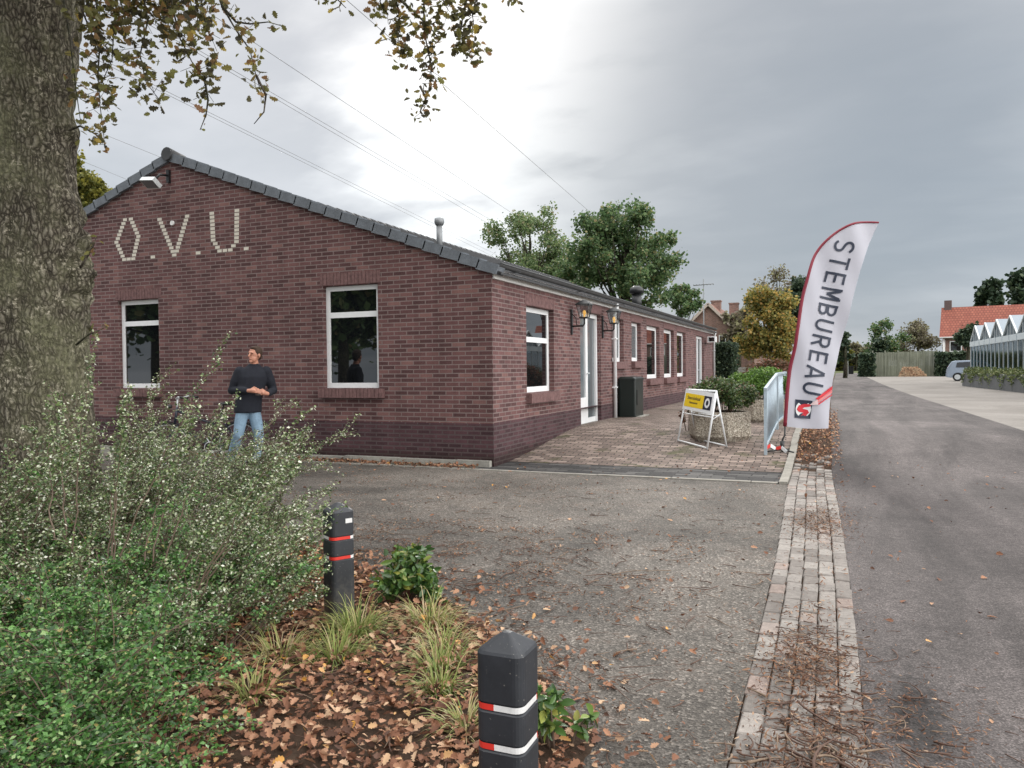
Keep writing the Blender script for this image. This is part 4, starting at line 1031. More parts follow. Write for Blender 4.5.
# head: skull, jaw, nose, ears; face turned to his right (picture left)
HM = Matrix.Rotation(R_(-48), 3, 'Z') @ Matrix.Rotation(R_(4), 3, 'Y')      # local -Y is the face
def hd(x, y, z): return HC + HM @ Vector((x, y, z))
b.sphere(HC+Vector((0, .01, .02)), (.076, .095, .105), 16, 12, M=HM)
b.sphere(hd(0, -.030, -.055), (.055, .062, .065), 14, 10, M=HM)
capt(b, [hd(0, -.095, .020), hd(0, -.112, -.018)], [.011, .016], 8)
b.sphere(hd(0, -.088, -.058), (.026, .012, .010), 8, 6, M=HM); b.sphere(hd(0, -.082, .035), (.055, .018, .012), 8, 6, M=HM); b.sphere(hd(0, -.078, -.098), (.026, .022, .02), 8, 6, M=HM)
for sx in (-1, 1): b.sphere(hd(sx*.076, .012, -.005), (.012, .022, .033), 8, 6, M=HM)
# hands
def hand(m, w, palm, fd, side, thumb):
    palm = Vector(palm); fd = Vector(fd).normalized(); side = Vector(side).normalized()
    capt(m, [w, w.lerp(palm, .5), palm], [.028, .032, .036])
    for i, (L, o) in enumerate(((.066, -.030), (.076, -.010), (.072, .010), (.058, .029))):
        base = palm + side*o + fd*.022; p1 = base + fd*L*.45; p2 = p1 + (fd*.6 + Vector(thumb)*.6).normalized()*L*.35; p3 = p2 + (fd*.1+Vector(thumb)*.9).normalized()*L*.25
        capt(m, [base, p1, p2, p3], [.0095, .009, .008, .007], 8)
    tb_ = palm - side*.030 - fd*.02; capt(m, [tb_, tb_ - side*.022 + fd*.03, tb_ - side*.012 + fd*.062], [.013, .011, .009], 8)
hand(b, wr['L'], wr['L']+Vector((.075, -.03, .0)), (.9, -.2, -.05), (0, -.1, -1), (.1, .8, -.1))
hand(b, wr['R'], wr['R']+Vector((-.065, -.04, .015)), (-.9, -.2, .1), (0, -.1, -1), (-.1, .8, -.1))
remeshed(b, .006, 'body', MT['skin'], pr, 3)
s_ = MB()
s_.loft([oval((-.08, 0, .82), .195, .145), oval((-.08, 0, .90), .195, .145), oval((-.06, 0, 1.05), .185, .14), oval((-.03, 0, 1.20), .20, .142), oval((-.01, 0, 1.34), .222, .142), oval((0, .01, 1.42), .225, .12), oval((0, .01, 1.465), .17, .10), oval((.01, .01, 1.50), .10, .085), oval((.015, .005, 1.535), .078, .075)], cap=True)
capt(s_, [sh['L']+Vector((.0, 0, -.0)), sh['L'].lerp(el['L'], .5)+Vector((-.005, 0, 0)), el['L'], el['L'].lerp(wr['L'], .55), wr['L']-Vector((.02, -.02, 0))], [.076, .074, .066, .057, .043])
capt(s_, [sh['R']-Vector((.0, 0, .0)), sh['R'].lerp(el['R'], .5)+Vector((.005, 0, 0)), el['R'], el['R'].lerp(wr['R'], .55), wr['R']-Vector((-.01, -.02, 0))], [.076, .074, .066, .057, .043])
for i in range(7):  # folds
    a = random.uniform(0, 2*PI); z = random.uniform(.88, 1.25); s_.tube([(-.07+.17*math.cos(a), .125*math.sin(a), z), (-.06+.175*math.cos(a+.5), .13*math.sin(a+.5), z+.05)], .012, 6)
remeshed(s_, .012, 'sweater', MT['sweater'], pr, 3)
s_ = MB()
s_.loft([oval((-.075, 0, .84), .17, .125), oval((-.075, 0, .92), .165, .12), oval((-.07, 0, .98), .155, .112)])
capt(s_, [hipL+Vector((.0, 0, -.02)), hipL.lerp(kneeL, .5), kneeL, kneeL.lerp(ankL, .5), ankL], [.092, .088, .074, .068, .062])
capt(s_, [hipR+Vector((-.0, 0, -.02)), hipR.lerp(kneeR, .5), kneeR, kneeR.lerp(ankR, .5), ankR], [.092, .088, .074, .068, .062])
for kp, ap in ((kneeL, ankL), (kneeR, ankR)):
    for t in (.1, .8, .9): q = kp.lerp(ap, t); s_.tube([q+Vector((-.06, -.035, .0)), q+Vector((.0, -.07, .015)), q+Vector((.06, -.03, -.005))], .009, 6)
remeshed(s_, .012, 'jeans', MT['jeans'], pr, 2)
for ank, d in ((ankL, Vector((-.5, -.6, 0))), (ankR, Vector((-.15, -.9, 0)))):
    d = d.normalized(); q = MB(); z = ank.z-.05; capt(q, [ank+Vector((0, 0, -.02)), Vector((ank.x, ank.y, z))+d*.03, Vector((ank.x, ank.y, z-.008))+d*.16], [.045, .048, .036]); remeshed(q, .01, 'shoe', MT['shoe'], pr, 2)
h = MB()
h.sphere(HC+HM @ Vector((0, .028, .042)), (.082, .092, .093), 16, 12, M=HM); h.sphere(hd(0, -.028, .098), (.058, .050, .030), 12, 8, M=HM); h.sphere(hd(0, .07, -.02), (.060, .036, .06), 12, 8, M=HM)
remeshed(h, .008, 'hair', MT['hair'], pr, 2)
MT['eye'] = plain('dark_eye', (.02, .015, .012), .2, bump=0)
for sx in (-1, 1):
    e = MB(); e.sphere(hd(sx*.030, -.083, .015), (.011, .006, .006), 8, 6, M=HM); e.part('eye', MT['eye'], pr, world=False)
e = MB(); e.sphere(hd(0, -.098, -.058), (.022, .006, .004), 8, 6, M=HM); e.part('mouth', plain('lips', (.30, .08, .07), .5), pr, world=False)
ph = thing('phone', tuple(Vector((-8.11, 9.16, 0)) + Matrix.Rotation(R_(41.5), 3, 'Z') @ Vector((.065, -.27, 1.12))), 'black phone held in the hands of the man by the wall', 'phone', rz=R_(41.5))
m = MB(); m.box(-.036, .036, -.045, .035, -.004, .006, 0, Matrix.Rotation(R_(25), 4, 'X')); m.part('case', MT['black'], ph, world=False)

# ================================================================== BICYCLE
bk = thing('bicycle', (-9.06, 9.12, 0), 'dark city bicycle parked beside the man, half hidden by the shrub', 'bicycle', rz=R_(30))
MT['bikep'] = plain('dark_blue_frame_paint', (.02, .025, .04), .35, var=.2, bump=.03)
def circ(cx, cz, r, n, y=0): return [Vector((cx+r*math.cos(2*PI*i/n), y, cz+r*math.sin(2*PI*i/n))) for i in range(n)]
def torus(m, cx, cz, r, rr, n=36):
    P = circ(cx, cz, r, n); m.tube(P+[P[0], P[1]], rr, 8, cap=False)
wR, wF = Vector((.53, 0, .345)), Vector((-.55, 0, .345))
for cpt in (wR, wF):
    m = MB(); torus(m, cpt.x, cpt.z, .325, .02); wh = m.part('tyre', MT['black'], bk, world=False)
    m = MB(); torus(m, cpt.x, cpt.z, .302, .009)
    for i in range(24):
        a = 2*PI*i/24; m.tube([cpt+Vector((.02*math.cos(a+1), .02*(1 if i % 2 else -1), .02*math.sin(a+1))), cpt+Vector((.30*math.cos(a), 0, .30*math.sin(a)))], .0014, 3)
    m.tube([cpt+Vector((0, -.05, 0)), cpt+Vector((0, .05, 0))], .02, 8); m.part('rim', MT['galv2'], bk, world=False)
bb = Vector((.10, 0, .29)); st_ = Vector((.27, 0, .80)); hdt, hdb = Vector((-.40, 0, .86)), Vector((-.43, 0, .66))
m = MB(); m.tube([bb, st_], .016, 8); m.tube([bb, hdb], .018, 8); m.tube([st_.lerp(bb, .35), hdt], .016, 8); m.tube([hdt+Vector((.01, 0, .06)), hdb], .02, 8)
for y in (-.05, .05): m.tube([bb+Vector((0, y*.6, 0)), wR+Vector((0, y, 0))], .009, 6); m.tube([st_.lerp(bb, .1)+Vector((0, y*.3, 0)), wR+Vector((0, y, 0))], .008, 6); m.tube([hdb+Vector((0, y*.6, -.02)), wF+Vector((0, y, 0))], .011, 6)
m.part('frame', MT['bikep'], bk, world=False)
m = MB(); m.tube([hdt, hdt+Vector((.02, 0, .18))], .013, 8); m.tube([(-.16, -.29, 1.06), (-.30, -.25, 1.08), (-.38, -.08, 1.05), (-.38, .08, 1.05), (-.30, .25, 1.08), (-.16, .29, 1.06)], .012, 8); m.part('handlebar', MT['galv2'], bk, world=False)
for y in (-1, 1): m = MB(); m.tube([(-.15, y*.29, 1.06), (-.27, y*.265, 1.078)], .018, 8); m.part('grip', MT['black'], bk, world=False)
m = MB(); m.tube([st_, st_+Vector((.03, 0, .14))], .012, 8); m.loft([oval((.17, 0, .955), .02, .02), oval((.24, 0, .965), .05, .035), oval((.36, 0, .975), .09, .085), oval((.40, 0, .99), .05, .09)]); m.sphere((.34, 0, .96), (.11, .09, .03)); m.part('saddle', MT['black'], bk, world=False)
m = MB(); m.tube([(.32, -.06, .74), (.80, -.06, .73)], .008, 6); m.tube([(.32, .06, .74), (.80, .06, .73)], .008, 6)
for x in (.4, .55, .7, .8): m.tube([(x, -.06, .735), (x, .06, .735)], .006, 6)
for y in (-.06, .06): m.tube([(.72, y, .73), wR+Vector((0, y, 0))], .006, 6)
m.part('carrier', MT['black'], bk, world=False)
for cpt in (wR, wF):
    m = MB(); P = [cpt+Vector((.36*math.cos(a), 0, .36*math.sin(a))) for a in np.linspace(-.1, PI+.3, 20)]
    for a, c_ in zip(P, P[1:]): m.beam(a, c_, .05, .003)
    m.part('mudguard', MT['bikep'], bk, world=False)
m = MB(); m.tube(circ(bb.x, bb.z, .085, 20, -.05)+[circ(bb.x, bb.z, .085, 20, -.05)[0]], .006, 5, cap=False); m.tube([bb+Vector((0, -.06, 0)), bb+Vector((.08, -.07, -.14))], .009, 6); m.tube([bb+Vector((0, .06, 0)), bb+Vector((-.08, .07, .14))], .009, 6)
m.box(.03, .13, -.16, -.07, .135, .16); m.part('crank', MT['galv2'], bk, world=False)
m = MB(); m.tube([bb+Vector((.15, .03, 0)), (.30, .16, .01)], .009, 6); m.part('kickstand', MT['galv2'], bk, world=False)
m = MB(); m.sphere((-.50, 0, .93), (.04, .035, .035), 10, 8); m.part('headlamp', MT['black'], bk, world=False)

# ================================================================== OAK (near left)
oak = thing('oak_tree', (-5.74, 4.1, 0), 'big oak trunk with lichen bark at the left edge and browning leaves overhead', 'tree')
TR = lin([(-.1, .50), (.3, .43), (1.25, .345), (2.4, .295), (3.1, .265), (3.5, .272), (4.0, .315), (4.5, .38), (5.2, .40), (6.2, .30), (9, .13)])
def oak_trunk():
    rings = []; n = 110; zs = np.concatenate([np.linspace(-.1, 5, 190), np.linspace(5.1, 9, 30)])
    for z in zs:
        r = TR(z)
        cx = -5.745 + .02*math.sin(z*.9) - .012*z*0; cy = 4.1
        if z > 4.2: cx += .05*(z-4.2)
        ring = []
        for i in range(n):
            a = 2*PI*i/n; rr = r*(1+.05*math.sin(3*a+z*.5)+.03*math.sin(5*a-z*.8))
            d = mn.noise(Vector((math.cos(a)*5.5, math.sin(a)*5.5, z*1.7)))*.024 + mn.noise(Vector((math.cos(a)*16, math.sin(a)*16, z*5)))*.020 + mn.noise(Vector((math.cos(a)*30, math.sin(a)*30, z*14)))*.010
            # burr on the right side
            da = math.atan2(math.sin(a-R_(25)), math.cos(a-R_(25)))
            for zc, hgt, wd in ((2.42, .07, .28), (2.1, .045, .2), (3.35, .05, .1), (3.62, .03, .07), (2.75, .03, .10)):
                d += hgt*math.exp(-((z-zc)/wd)**2)*math.exp(-(da/.55)**2)*(1+1.4*mn.noise(Vector((a*6, z*11, 1))))
            ring.append((cx+(rr+d)*math.cos(a), cy+(rr+d)*math.sin(a), z))
        rings.append(ring)
    return rings
m = MB(); m.loft(oak_trunk(), 0, True)
limbs = []
for (a, e, L, z0) in ((-.2, .55, 3.8, 4.9), (.6, .5, 4.2, 5.3), (1.4, .7, 4.0, 5.8), (2.6, .6, 4.0, 5.2), (3.9, .55, 4.2, 5.5), (5.2, .6, 4.0, 5.0), (0.2, 1.1, 3.5, 7.0), (3.0, 1.1, 3.0, 7.2), (4.7, 1.0, 3.2, 6.6)):
    p = Vector((-5.7, 4.1, z0)); pts = [p]; d = Vector((math.cos(a)*math.cos(e), math.sin(a)*math.cos(e), math.sin(e)))
    for i in range(7):
        d = (d+Vector((random.uniform(-.2, .2), random.uniform(-.2, .2), random.uniform(-.22, .12)))).normalized(); p = p+d*L/7; pts.append(p)
    m.tube(pts, [.16*(1-i/8.5) for i in range(8)], 8); limbs.append(pts)
m.part('trunk', MT['bark_oak'], oak)
LM['oak'] = leafmat('autumn_oak_leaf', [(0, (.05, .045, .03)), (.35, (.11, .10, .04)), (.65, (.20, .20, .06)), (.85, (.24, .13, .07)), (1, (.42, .32, .07))], .5, .5, .3)
LM['brown'] = leafmat('fallen_oak_leaf', [(0, (.06, .03, .02)), (.25, (.17, .08, .05)), (.5, (.23, .105, .058)), (.75, (.36, .19, .115)), (.95, (.54, .37, .24)), (1, (.55, .27, .05))], .1, .75, .25)
def pxw(px, py, D):
    d = CAMROT @ Vector(((px-512)/FOC, (384-py)/FOC, -1)); return Vector((0, 0, CZ)) + d*D
# drooping twigs: each chain starts on a limb and carries leaf sprays (world points)
twm = MB(); LP = []; LS = []
def spray(pts, per=26, rad=.10, size=.085, end=None):
    pts = [Vector(p) for p in pts]; n = len(pts); twm.tube(pts, [max(.0022, .009*(1-i/n)) for i in range(n)], 5)
    for i in range(n-1):
        if i == 0: continue
        for k_ in range(int(per*1.3)):
            t = random.random(); c = pts[i].lerp(pts[i+1], t); off = Vector(RNG.normal(size=3))*rad*.55; LP.append(tuple(c+off)); LS.append(size*.86*random.uniform(.55, 1.15))
            if k_ % 5 == 0: twm.tube([c, c+off*.9], .0018, 3)
def chain(pix, D, D2=None, **kw):
    D2 = D2 if D2 is not None else D
    P = [pxw(x, y, D+(D2-D)*i/(len(pix)-1)) for i, (x, y) in enumerate(pix)]
    spray(P, **kw)
# left group
chain([(60, -60), (95, -10), (100, 40), (98, 75), (100, 105), (104, 138)], 5.4, 5.2, per=26, rad=.11, size=.075)
chain([(110, -50), (118, -10), (114, 25), (112, 60), (96, 95)], 5.5, 5.3, per=30, rad=.14, size=.08)
chain([(80, -50), (140, -20), (148, 20), (140, 55), (146, 82), (158, 98)], 5.3, 5.1, per=30, rad=.12, size=.08)
chain([(120, -70), (168, -30), (172, 5), (180, 38), (192, 62), (204, 76), (207, 96)], 5.2, 5.0, per=26, rad=.10, size=.08)
chain([(100, -60), (150, -30), (160, 0), (168, 20), (186, 38)], 5.6, 5.4, per=34, rad=.14, size=.085)
chain([(150, -70), (196, -30), (202, 5), (206, 28), (213, 40)], 5.0, 4.9, per=20, rad=.08, size=.075)
chain([(170, -60), (215, -15), (222, 6), (236, 30), (250, 50), (256, 75), (261, 92)], 4.8, 4.7, per=15, rad=.065, size=.07)
chain([(222, 6), (236, 22), (250, 24), (268, 22), (282, 26)], 4.8, 4.8, per=5, rad=.04, size=.065)
chain([(256, 75), (266, 95), (264, 112), (254, 124)], 4.7, 4.7, per=1, rad=.02, size=.06)
chain([(204, 76), (208, 100), (206, 115), (200, 130)], 5.0, 5.0, per=2, rad=.02, size=.05)
chain([(70, -40), (82, 10), (90, 30), (100, 50)], 5.0, 5.0, per=26, rad=.10, size=.08)
chain([(70, 130), (80, 126), (92, 132), (104, 140), (106, 150)], 5.4, 5.3, per=10, rad=.05, size=.06)
chain([(60, -20), (70, 40), (76, 90), (80, 118)], 5.5, 5.4, per=8, rad=.07, size=.07)
for _x in (96, 128, 165, 190, 120): chain([(_x-20, -60), (_x-5, -25), (_x, 0), (_x+4, 14)], 5.3, 5.2, per=26, rad=.13, size=.085)
# centre group
chain([(300, -90), (360, -45), (395, -8), (400, 20), (398, 42), (408, 58)], 5.2, 5.0, per=30, rad=.085, size=.075)
chain([(340, -80), (405, -35), (424, 0), (424, 28), (428, 52), (432, 66), (430, 84), (424, 108)], 5.2, 5.0, per=17, rad=.075, size=.07)
chain([(380, -80), (450, -30), (466, 0), (462, 22), (460, 38), (470, 48), (480, 56)], 5.1, 5.0, per=22, rad=.075, size=.075)
chain([(380, -60), (420, -25), (440, -5), (448, 10)], 5.0, 5.0, per=28, rad=.10, size=.08)
chain([(360, -60), (385, -20), (380, 2), (388, 14)], 5.0, 5.0, per=22, rad=.08, size=.075)
chain([(400, 0), (412, 10), (432, 30), (440, 40)], 5.0, 5.0, per=18, rad=.06, size=.07)
chain([(460, -40), (480, -10), (472, 12), (474, 26)], 5.0, 5.0, per=16, rad=.07, size=.075)
chain([(420, 86), (426, 98), (420, 112), (424, 118)], 5.0, 5.0, per=10, rad=.05, size=.06)
chain([(290, -60), (320, -20), (336, -2), (346, 8)], 5.0, 5.0, per=6, rad=.05, size=.065)
chain([(480, -50), (500, -15), (512, -3), (516, 3)], 5.0, 5.0, per=9, rad=.05, size=.065)
chain([(300, -50), (316, -14), (322, -2), (328, 2)], 5.0, 5.0, per=8, rad=.05, size=.065)
chain([(80, 268), (88, 256), (93, 247), (96, 238)], 5.8, 5.8, per=4, rad=.04, size=.07)
chain([(76, 345), (88, 335), (98, 331), (104, 328)], 5.8, 5.7, per=4, rad=.04, size=.07)
twm.part('twigs', MT['bark'], oak)
LP = np.array(LP); cloud('foliage', oak, LM['oak'], LP, rand_rot(len(LP)), np.array(LS), OAK_V, OAK_F)
# crown above the picture (throws the shade on the gable, shows in the windows)
CP = []
for pts in limbs:
    for p in pts[3:]:
        for q in range(6):
            c = p + Vector(RNG.normal(size=3))*.7
            if c.z < 5.0: c.z = 5.0+random.random()*.6
            CP.append(tuple(c))
CP = np.array(CP); N = 15000; pos = CP[RNG.integers(0, len(CP), N)] + RNG.normal(size=(N, 3))*.38
# stay clear of the camera's view cone (the crown's lower edge lies above the frame)
cm_ = np.array(CAMROT.transposed()) @ (pos-np.array([0, 0, CZ])).T
vis = (cm_[2] < 0) & (np.abs(cm_[0]) < -cm_[2]*.68) & (cm_[1] < -cm_[2]*.515)
pos = pos[~vis]
cloud('crown', oak, LM['oak'], pos, rand_rot(len(pos), .8), .15*RNG.uniform(.6, 1.2, len(pos)), OAK_V, OAK_F)

# ================================================================== SHRUBS IN THE BED
LM['coto'] = leafmat('small_silver_green_leaf', [(0, (.03, .06, .02)), (.35, (.08, .14, .04)), (.65, (.19, .26, .09)), (.85, (.46, .50, .32)), (1, (.85, .86, .74))], .2, .4, .6)
LM['cotog'] = leafmat('small_green_leaf', [(0, (.015, .05, .012)), (.4, (.06, .16, .035)), (.8, (.16, .34, .09)), (.96, (.34, .46, .20)), (1, (.45, .32, .12))], .35, .35, .6)
def arching(base, d, L, droop, seg=12, wob=.12):
    p = Vector(base); d = Vector(d).normalized(); pts = [p]
    for i in range(seg):
        d = (d + Vector((random.uniform(-wob, wob), random.uniform(-wob, wob), -droop/seg*(i/seg)*2))).normalized(); p = p+d*(L/seg); pts.append(p)
    return pts
def leafy(pts, n, size, spread, start=.15):
    out = []; seg = len(pts)-1
    for i in range(n):
        t = (start+(1-start)*random.random())*seg; k_ = min(int(t), seg-1); c = pts[k_].lerp(pts[k_+1], t-k_); out.append(c+Vector((random.gauss(0, spread), random.gauss(0, spread), random.gauss(0, spread))))
    return out
BV = {}
def big_shrub():
    r = thing('cotoneaster_shrub', (-3.5, 2.9, .05), 'wide arching shrub with tiny silvery leaves in the planting bed below the oak', 'shrub')
    sm = MB(); lp = []
    def grow(base, d, L, droop, lv=0, dens=1.0):
        pts = arching(base, d, L, droop, wob=.10 if lv == 0 else .16); n = len(pts)
        sm.tube(pts, [max(.0015, (.006 if lv == 0 else .0022)*(1-.8*i/n)) for i in range(n)], 4 if lv else 5, cap=False)
        if lv == 0:
            lp.extend(leafy(pts, int(60*dens*L), .01, .010, .3))
            for i in range(2, n-1):
                for q in range(2 if dens >= 1 else 1):
                    dd = (pts[i+1]-pts[i]).normalized() + Vector((random.gauss(0, .55), random.gauss(0, .55), random.gauss(.1, .35))); grow(pts[i], dd, L*random.uniform(.14, .30)*(1.1-.6*i/n), .4, 1, dens)
        else:
            lp.extend(leafy(pts, int(110*L*dens)+6, .01, .0075, .05))
    CC = [(random.uniform(-5.5, -2.95), random.uniform(2.3, 4.5), random.uniform(.8, 1.15)) for _ in range(34)]
    for i in range(380):
        q_ = random.choice(CC); bx_ = random.gauss(q_[0], .13); by_ = random.gauss(q_[1], .13)
        if bed_dist(np.array([bx_]), np.array([by_]))[0] < .15 or bx_ > -2.95-.42*(by_-3.0): continue
        L = q_[2]*random.uniform(.8, 1.4)*(1.0 if by_ > 2.6 else .8)
        a = random.gauss(.25, .55); e = random.uniform(.8, 1.3)
        if bx_ > -3.5: a = random.gauss(1.2, 1.0); L *= .52
        elif bx_ > -4.2: L *= .60
        grow((bx_, by_, bed_z(bx_, by_)-.01), (math.cos(a)*math.cos(e), math.sin(a)*math.cos(e), math.sin(e)), L, random.uniform(.5, 1.3))
    # long sprays reaching out to the right and up
    for bp, tip, n in (((120, 560), (232, 330), 1), ((150, 560), (238, 392), 1), ((190, 600), (312, 404), 1), ((180, 620), (318, 420), 1), ((200, 640), (335, 482), 2), ((210, 640), (322, 520), 3), ((200, 600), (298, 462), 2), ((100, 560), (130, 385), 3), ((60, 560), (95, 330), 1), ((160, 600), (262, 476), 3), ((230, 650), (330, 560), 3), ((220, 660), (325, 590), 3), ((140, 560), (200, 400), 2), ((60, 540), (60, 395), 2), ((200, 640), (345, 505), 2), ((240, 660), (320, 545), 3)):
        for q in range(n):
            A = pxw(bp[0]+random.uniform(-15, 15), bp[1], 3.9); Bt = pxw(tip[0]+random.uniform(-14, 4)*(q > 0), tip[1]+random.uniform(-8, 22)*(q > 0), 4.0+random.uniform(-.15, .25))
            M_ = A.lerp(Bt, .5)+Vector((-.03, 0, .07)); pts = []
            for i in range(17):
                t = i/16; p = A*(1-t)**2+M_*2*t*(1-t)+Bt*t*t; pts.append(p+Vector((random.gauss(0, .006), random.gauss(0, .006), random.gauss(0, .006))))
            sm.tube(pts, [max(.0012, .0045*(1-i/17)) for i in range(17)], 5, cap=False)
            lp.extend(leafy(pts, 170, .01, .011, .35))
            for i in range(5, 15):
                if random.random() < .8: grow(pts[i], (pts[i+1]-pts[i]).normalized()+Vector((random.gauss(0, .45), random.gauss(0, .45), random.gauss(0, .35))), random.uniform(.04, .13), .3, 1, .8)
    sm.part('branches', MT['stem'], r)
    P = np.array([tuple(p) for p in lp]); print('coto leaves', len(P))
    cloud('foliage', r, LM['coto'], P, rand_rot(len(P), 1.0), RNG.uniform(.010, .023, len(P)))
big_shrub()
def green_shrub():
    r = thing('green_shrub', (-3.0, 2.1, .05), 'dense dark green low shrub in the bottom left corner', 'shrub')
    sm = MB(); lp = []
    CC = [(random.uniform(-4.6, -2.2), random.uniform(1.3, 3.2), random.uniform(.7, 1.25)) for _ in range(42)]
    for i in range(520):
        q_ = random.choice(CC); bx_ = random.gauss(q_[0], .10); by_ = random.gauss(q_[1], .10)
        e = random.uniform(.6, 1.3); a = random.uniform(0, 2*PI); L = q_[2]*random.uniform(.38, .72)*(1.3 if bx_ < -3.2 else 1)
        if bx_ > -2.3: L *= .5
        if by_ > 2.3 and bx_ > -2.75: continue
        pts = arching((bx_, by_, bed_z(bx_, by_)-.01), (math.cos(a)*math.cos(e), math.sin(a)*math.cos(e), math.sin(e)), L, .8, 8)
        sm.tube(pts, [.004*(1-.08*k_) for k_ in range(9)], 4, cap=False); lp.extend(leafy(pts, 60, .01, .022, .2))
        for q in range(4):
            s0 = pts[random.randint(3, 7)]; pp = arching(s0, (random.gauss(0, 1), random.gauss(0, 1), random.uniform(0, .8)), random.uniform(.10, .22), .4, 5); sm.tube(pp, .0018, 3, cap=False); lp.extend(leafy(pp, 44, .01, .010, .1))
    sm.part('branches', MT['stem'], r); P = np.array([tuple(p) for p in lp]); print('green leaves', len(P))
    cloud('foliage', r, LM['cotog'], P, rand_rot(len(P), 1.2), RNG.uniform(.011, .026, len(P)))
green_shrub()
LM['laurel'] = leafmat('glossy_laurel_leaf', [(0, (.03, .07, .02)), (.6, (.08, .16, .04)), (.9, (.15, .23, .05)), (1, (.35, .34, .08))], .2, .3, .6)
shrub('laurel_shrub', -2.50, 4.10, .22, .20, .0, 0.38, 800, .065, LM['laurel'], 'leafy green laurel shoot right behind the far bollard', 'shrub', 12, tv=LAU_V, tf=LAU_F)
shrub('laurel_shrub', -2.22, 4.02, .10, .09, .0, .22, 200, .055, LM['laurel'], 'small green laurel seedling in the middle of the bed edge', 'shrub', 6, tv=LAU_V, tf=LAU_F)
shrub('laurel_shrub', -.98, 2.72, .13, .13, .0, .25, 230, .06, LM['laurel'], 'small green laurel shoot right of the near bollard', 'shrub', 9, tv=LAU_V, tf=LAU_F)

# ornamental grass tufts
LM['grass'] = leafmat('yellow_green_grass', [(0, (.10, .15, .035)), (.4, (.24, .29, .08)), (.75, (.38, .34, .15)), (1, (.48, .38, .24))], .25, .55, .3)
GV = [(-.5, 0, 0), (.5, 0, 0), (.42, .5, .06), (-.42, .5, .06), (0, 1, 0)]
def tuft(x, y, n, L, label, spread=.09, dry=False):
    z = bed_z(x, y)-.01; V = []; Fc = []; T = []
    for i in range(n):
        a = random.uniform(0, 2*PI); q = random.random()*spread; p = Vector((x+q*math.cos(a), y+q*math.sin(a), z)); e = random.uniform(.35, 1.3); a2 = a+random.gauss(0, .6); L_ = 0
        d = Vector((math.cos(a2)*math.cos(e), math.sin(a2)*math.cos(e), math.sin(e))); LL = L*random.uniform(.4, .95); w_ = random.uniform(.003, .0058); side = Vector((-math.sin(a2), math.cos(a2), 0)); pts = []
        for k_ in range(7):
            pts.append(p.copy()); p = p+d*LL/6; d = (d+Vector((0, 0, -.32 if k_ > 1 else -.1))).normalized()
            if p.z < z+.01: p.z = z+.012
        b0 = len(V)
        for k_, pp in enumerate(pts): ww = w_*(1-k_/7); V += [tuple(pp-side*ww), tuple(pp+side*ww)]
        for k_ in range(6): Fc.append((b0+2*k_, b0+2*k_+1, b0+2*k_+3, b0+2*k_+2))
        tn = min(1, max(0, random.gauss(.7 if dry else .4, .25))); T += [tn]*14
    me = bpy.data.meshes.new('grass_tuft'); ox, oy = x, y; me.from_pydata([(a-x, b-y, c-z) for a, b, c in V], [], Fc); me.materials.append(LM['grass']); me.attributes.new('tone', 'FLOAT', 'POINT').data.foreach_set('value', T)
    o = bpy.data.objects.new('grass_tuft', me); COL.objects.link(o); o.location = (x, y, z); tag(o, label, 'grass', 'ornamental grass tufts in the bed')
tuft(-2.38, 3.45, 330, .30, 'grass tuft in front of the far bollard, just right of it')
tuft(-2.08, 3.72, 260, .28, 'pale drooping grass tuft by the bed edge, rearmost of the tufts', .10, True)
tuft(-2.28, 3.12, 200, .26, 'grass tuft left of centre among the brown leaves', .10)
tuft(-1.86, 3.45, 160, .24, 'dry yellow grass tuft half way between the two bollards', .10, True)
tuft(-1.62, 2.98, 150, .22, 'bright narrow grass tuft left of the near bollard', .08)
tuft(-2.55, 3.05, 160, .26, 'straw coloured flattened grass tuft farthest left of the tufts', .14, True)
tuft(-1.75, 3.20, 170, .24, 'green-yellow tuft in the centre of the brown leaves', .11)
tuft(-2.35, 2.62, 90, .22, 'sparse grass tuft at the edge of the green shrub', .08)
tuft(-1.35, 2.70, 130, .20, 'low grass tuft touching the left side of the near bollard', .09, True)

# ================================================================== FALLEN LEAVES AND TWIGS
def litter():
    P = []; S = []
    while len(P) < 16000:
        x, y = random.uniform(-4.2, -.55), random.uniform(1.4, 5.2); d = float(bed_dist(np.array([x]), np.array([y]))[0])
        pr_ = 1 if d > .05 else math.exp(d*4.5)*.35
        if random.random() > pr_: continue
        P.append((x, y, max(bed_z(x, y), .0)+.008+random.random()*.03)); S.append(random.uniform(.018, .054))
    N = len(P); cloud('fallen_leaves', None, LM['brown'], np.array(P), rand_rot(N, 2.2), np.array(S), OAK_V, OAK_F, kind='stuff')
    P = []; S = []
    for i in range(520): # sparse on yard and road
        x, y = random.uniform(-9, 2.6), random.uniform(2.2, 12)
        P.append((x, y, ground_z(y)+.012)); S.append(random.uniform(.02, .06))
    for i in range(2400): # drift between kerb and road, and along the gable foot
        y = random.triangular(11.0, 22, 12.5); x = stripL(y)+.02+random.random()**1.3*(stripR(y)-stripL(y)+.12); P.append((x, y, ground_z(y)+.012+random.random()*.03)); S.append(random.uniform(.025, .05))
    for i in range(1500):
        x = random.uniform(-12, -4.9); y = 10.28-abs(random.gauss(0, .14)); P.append((x, y, .012+random.random()*.03)); S.append(random.uniform(.03, .07))
    N = len(P); cloud('fallen_leaves', None, LM['brown'], np.array(P), rand_rot(N, 2.6), np.array(S), OAK_V, OAK_F, kind='stuff')
litter()
LM['needle'] = leafmat('brown_leaf_crumbs', [(0, (.05, .025, .015)), (.5, (.14, .068, .04)), (.85, (.25, .13, .075)), (1, (.40, .28, .19))], 0, .85, .2)
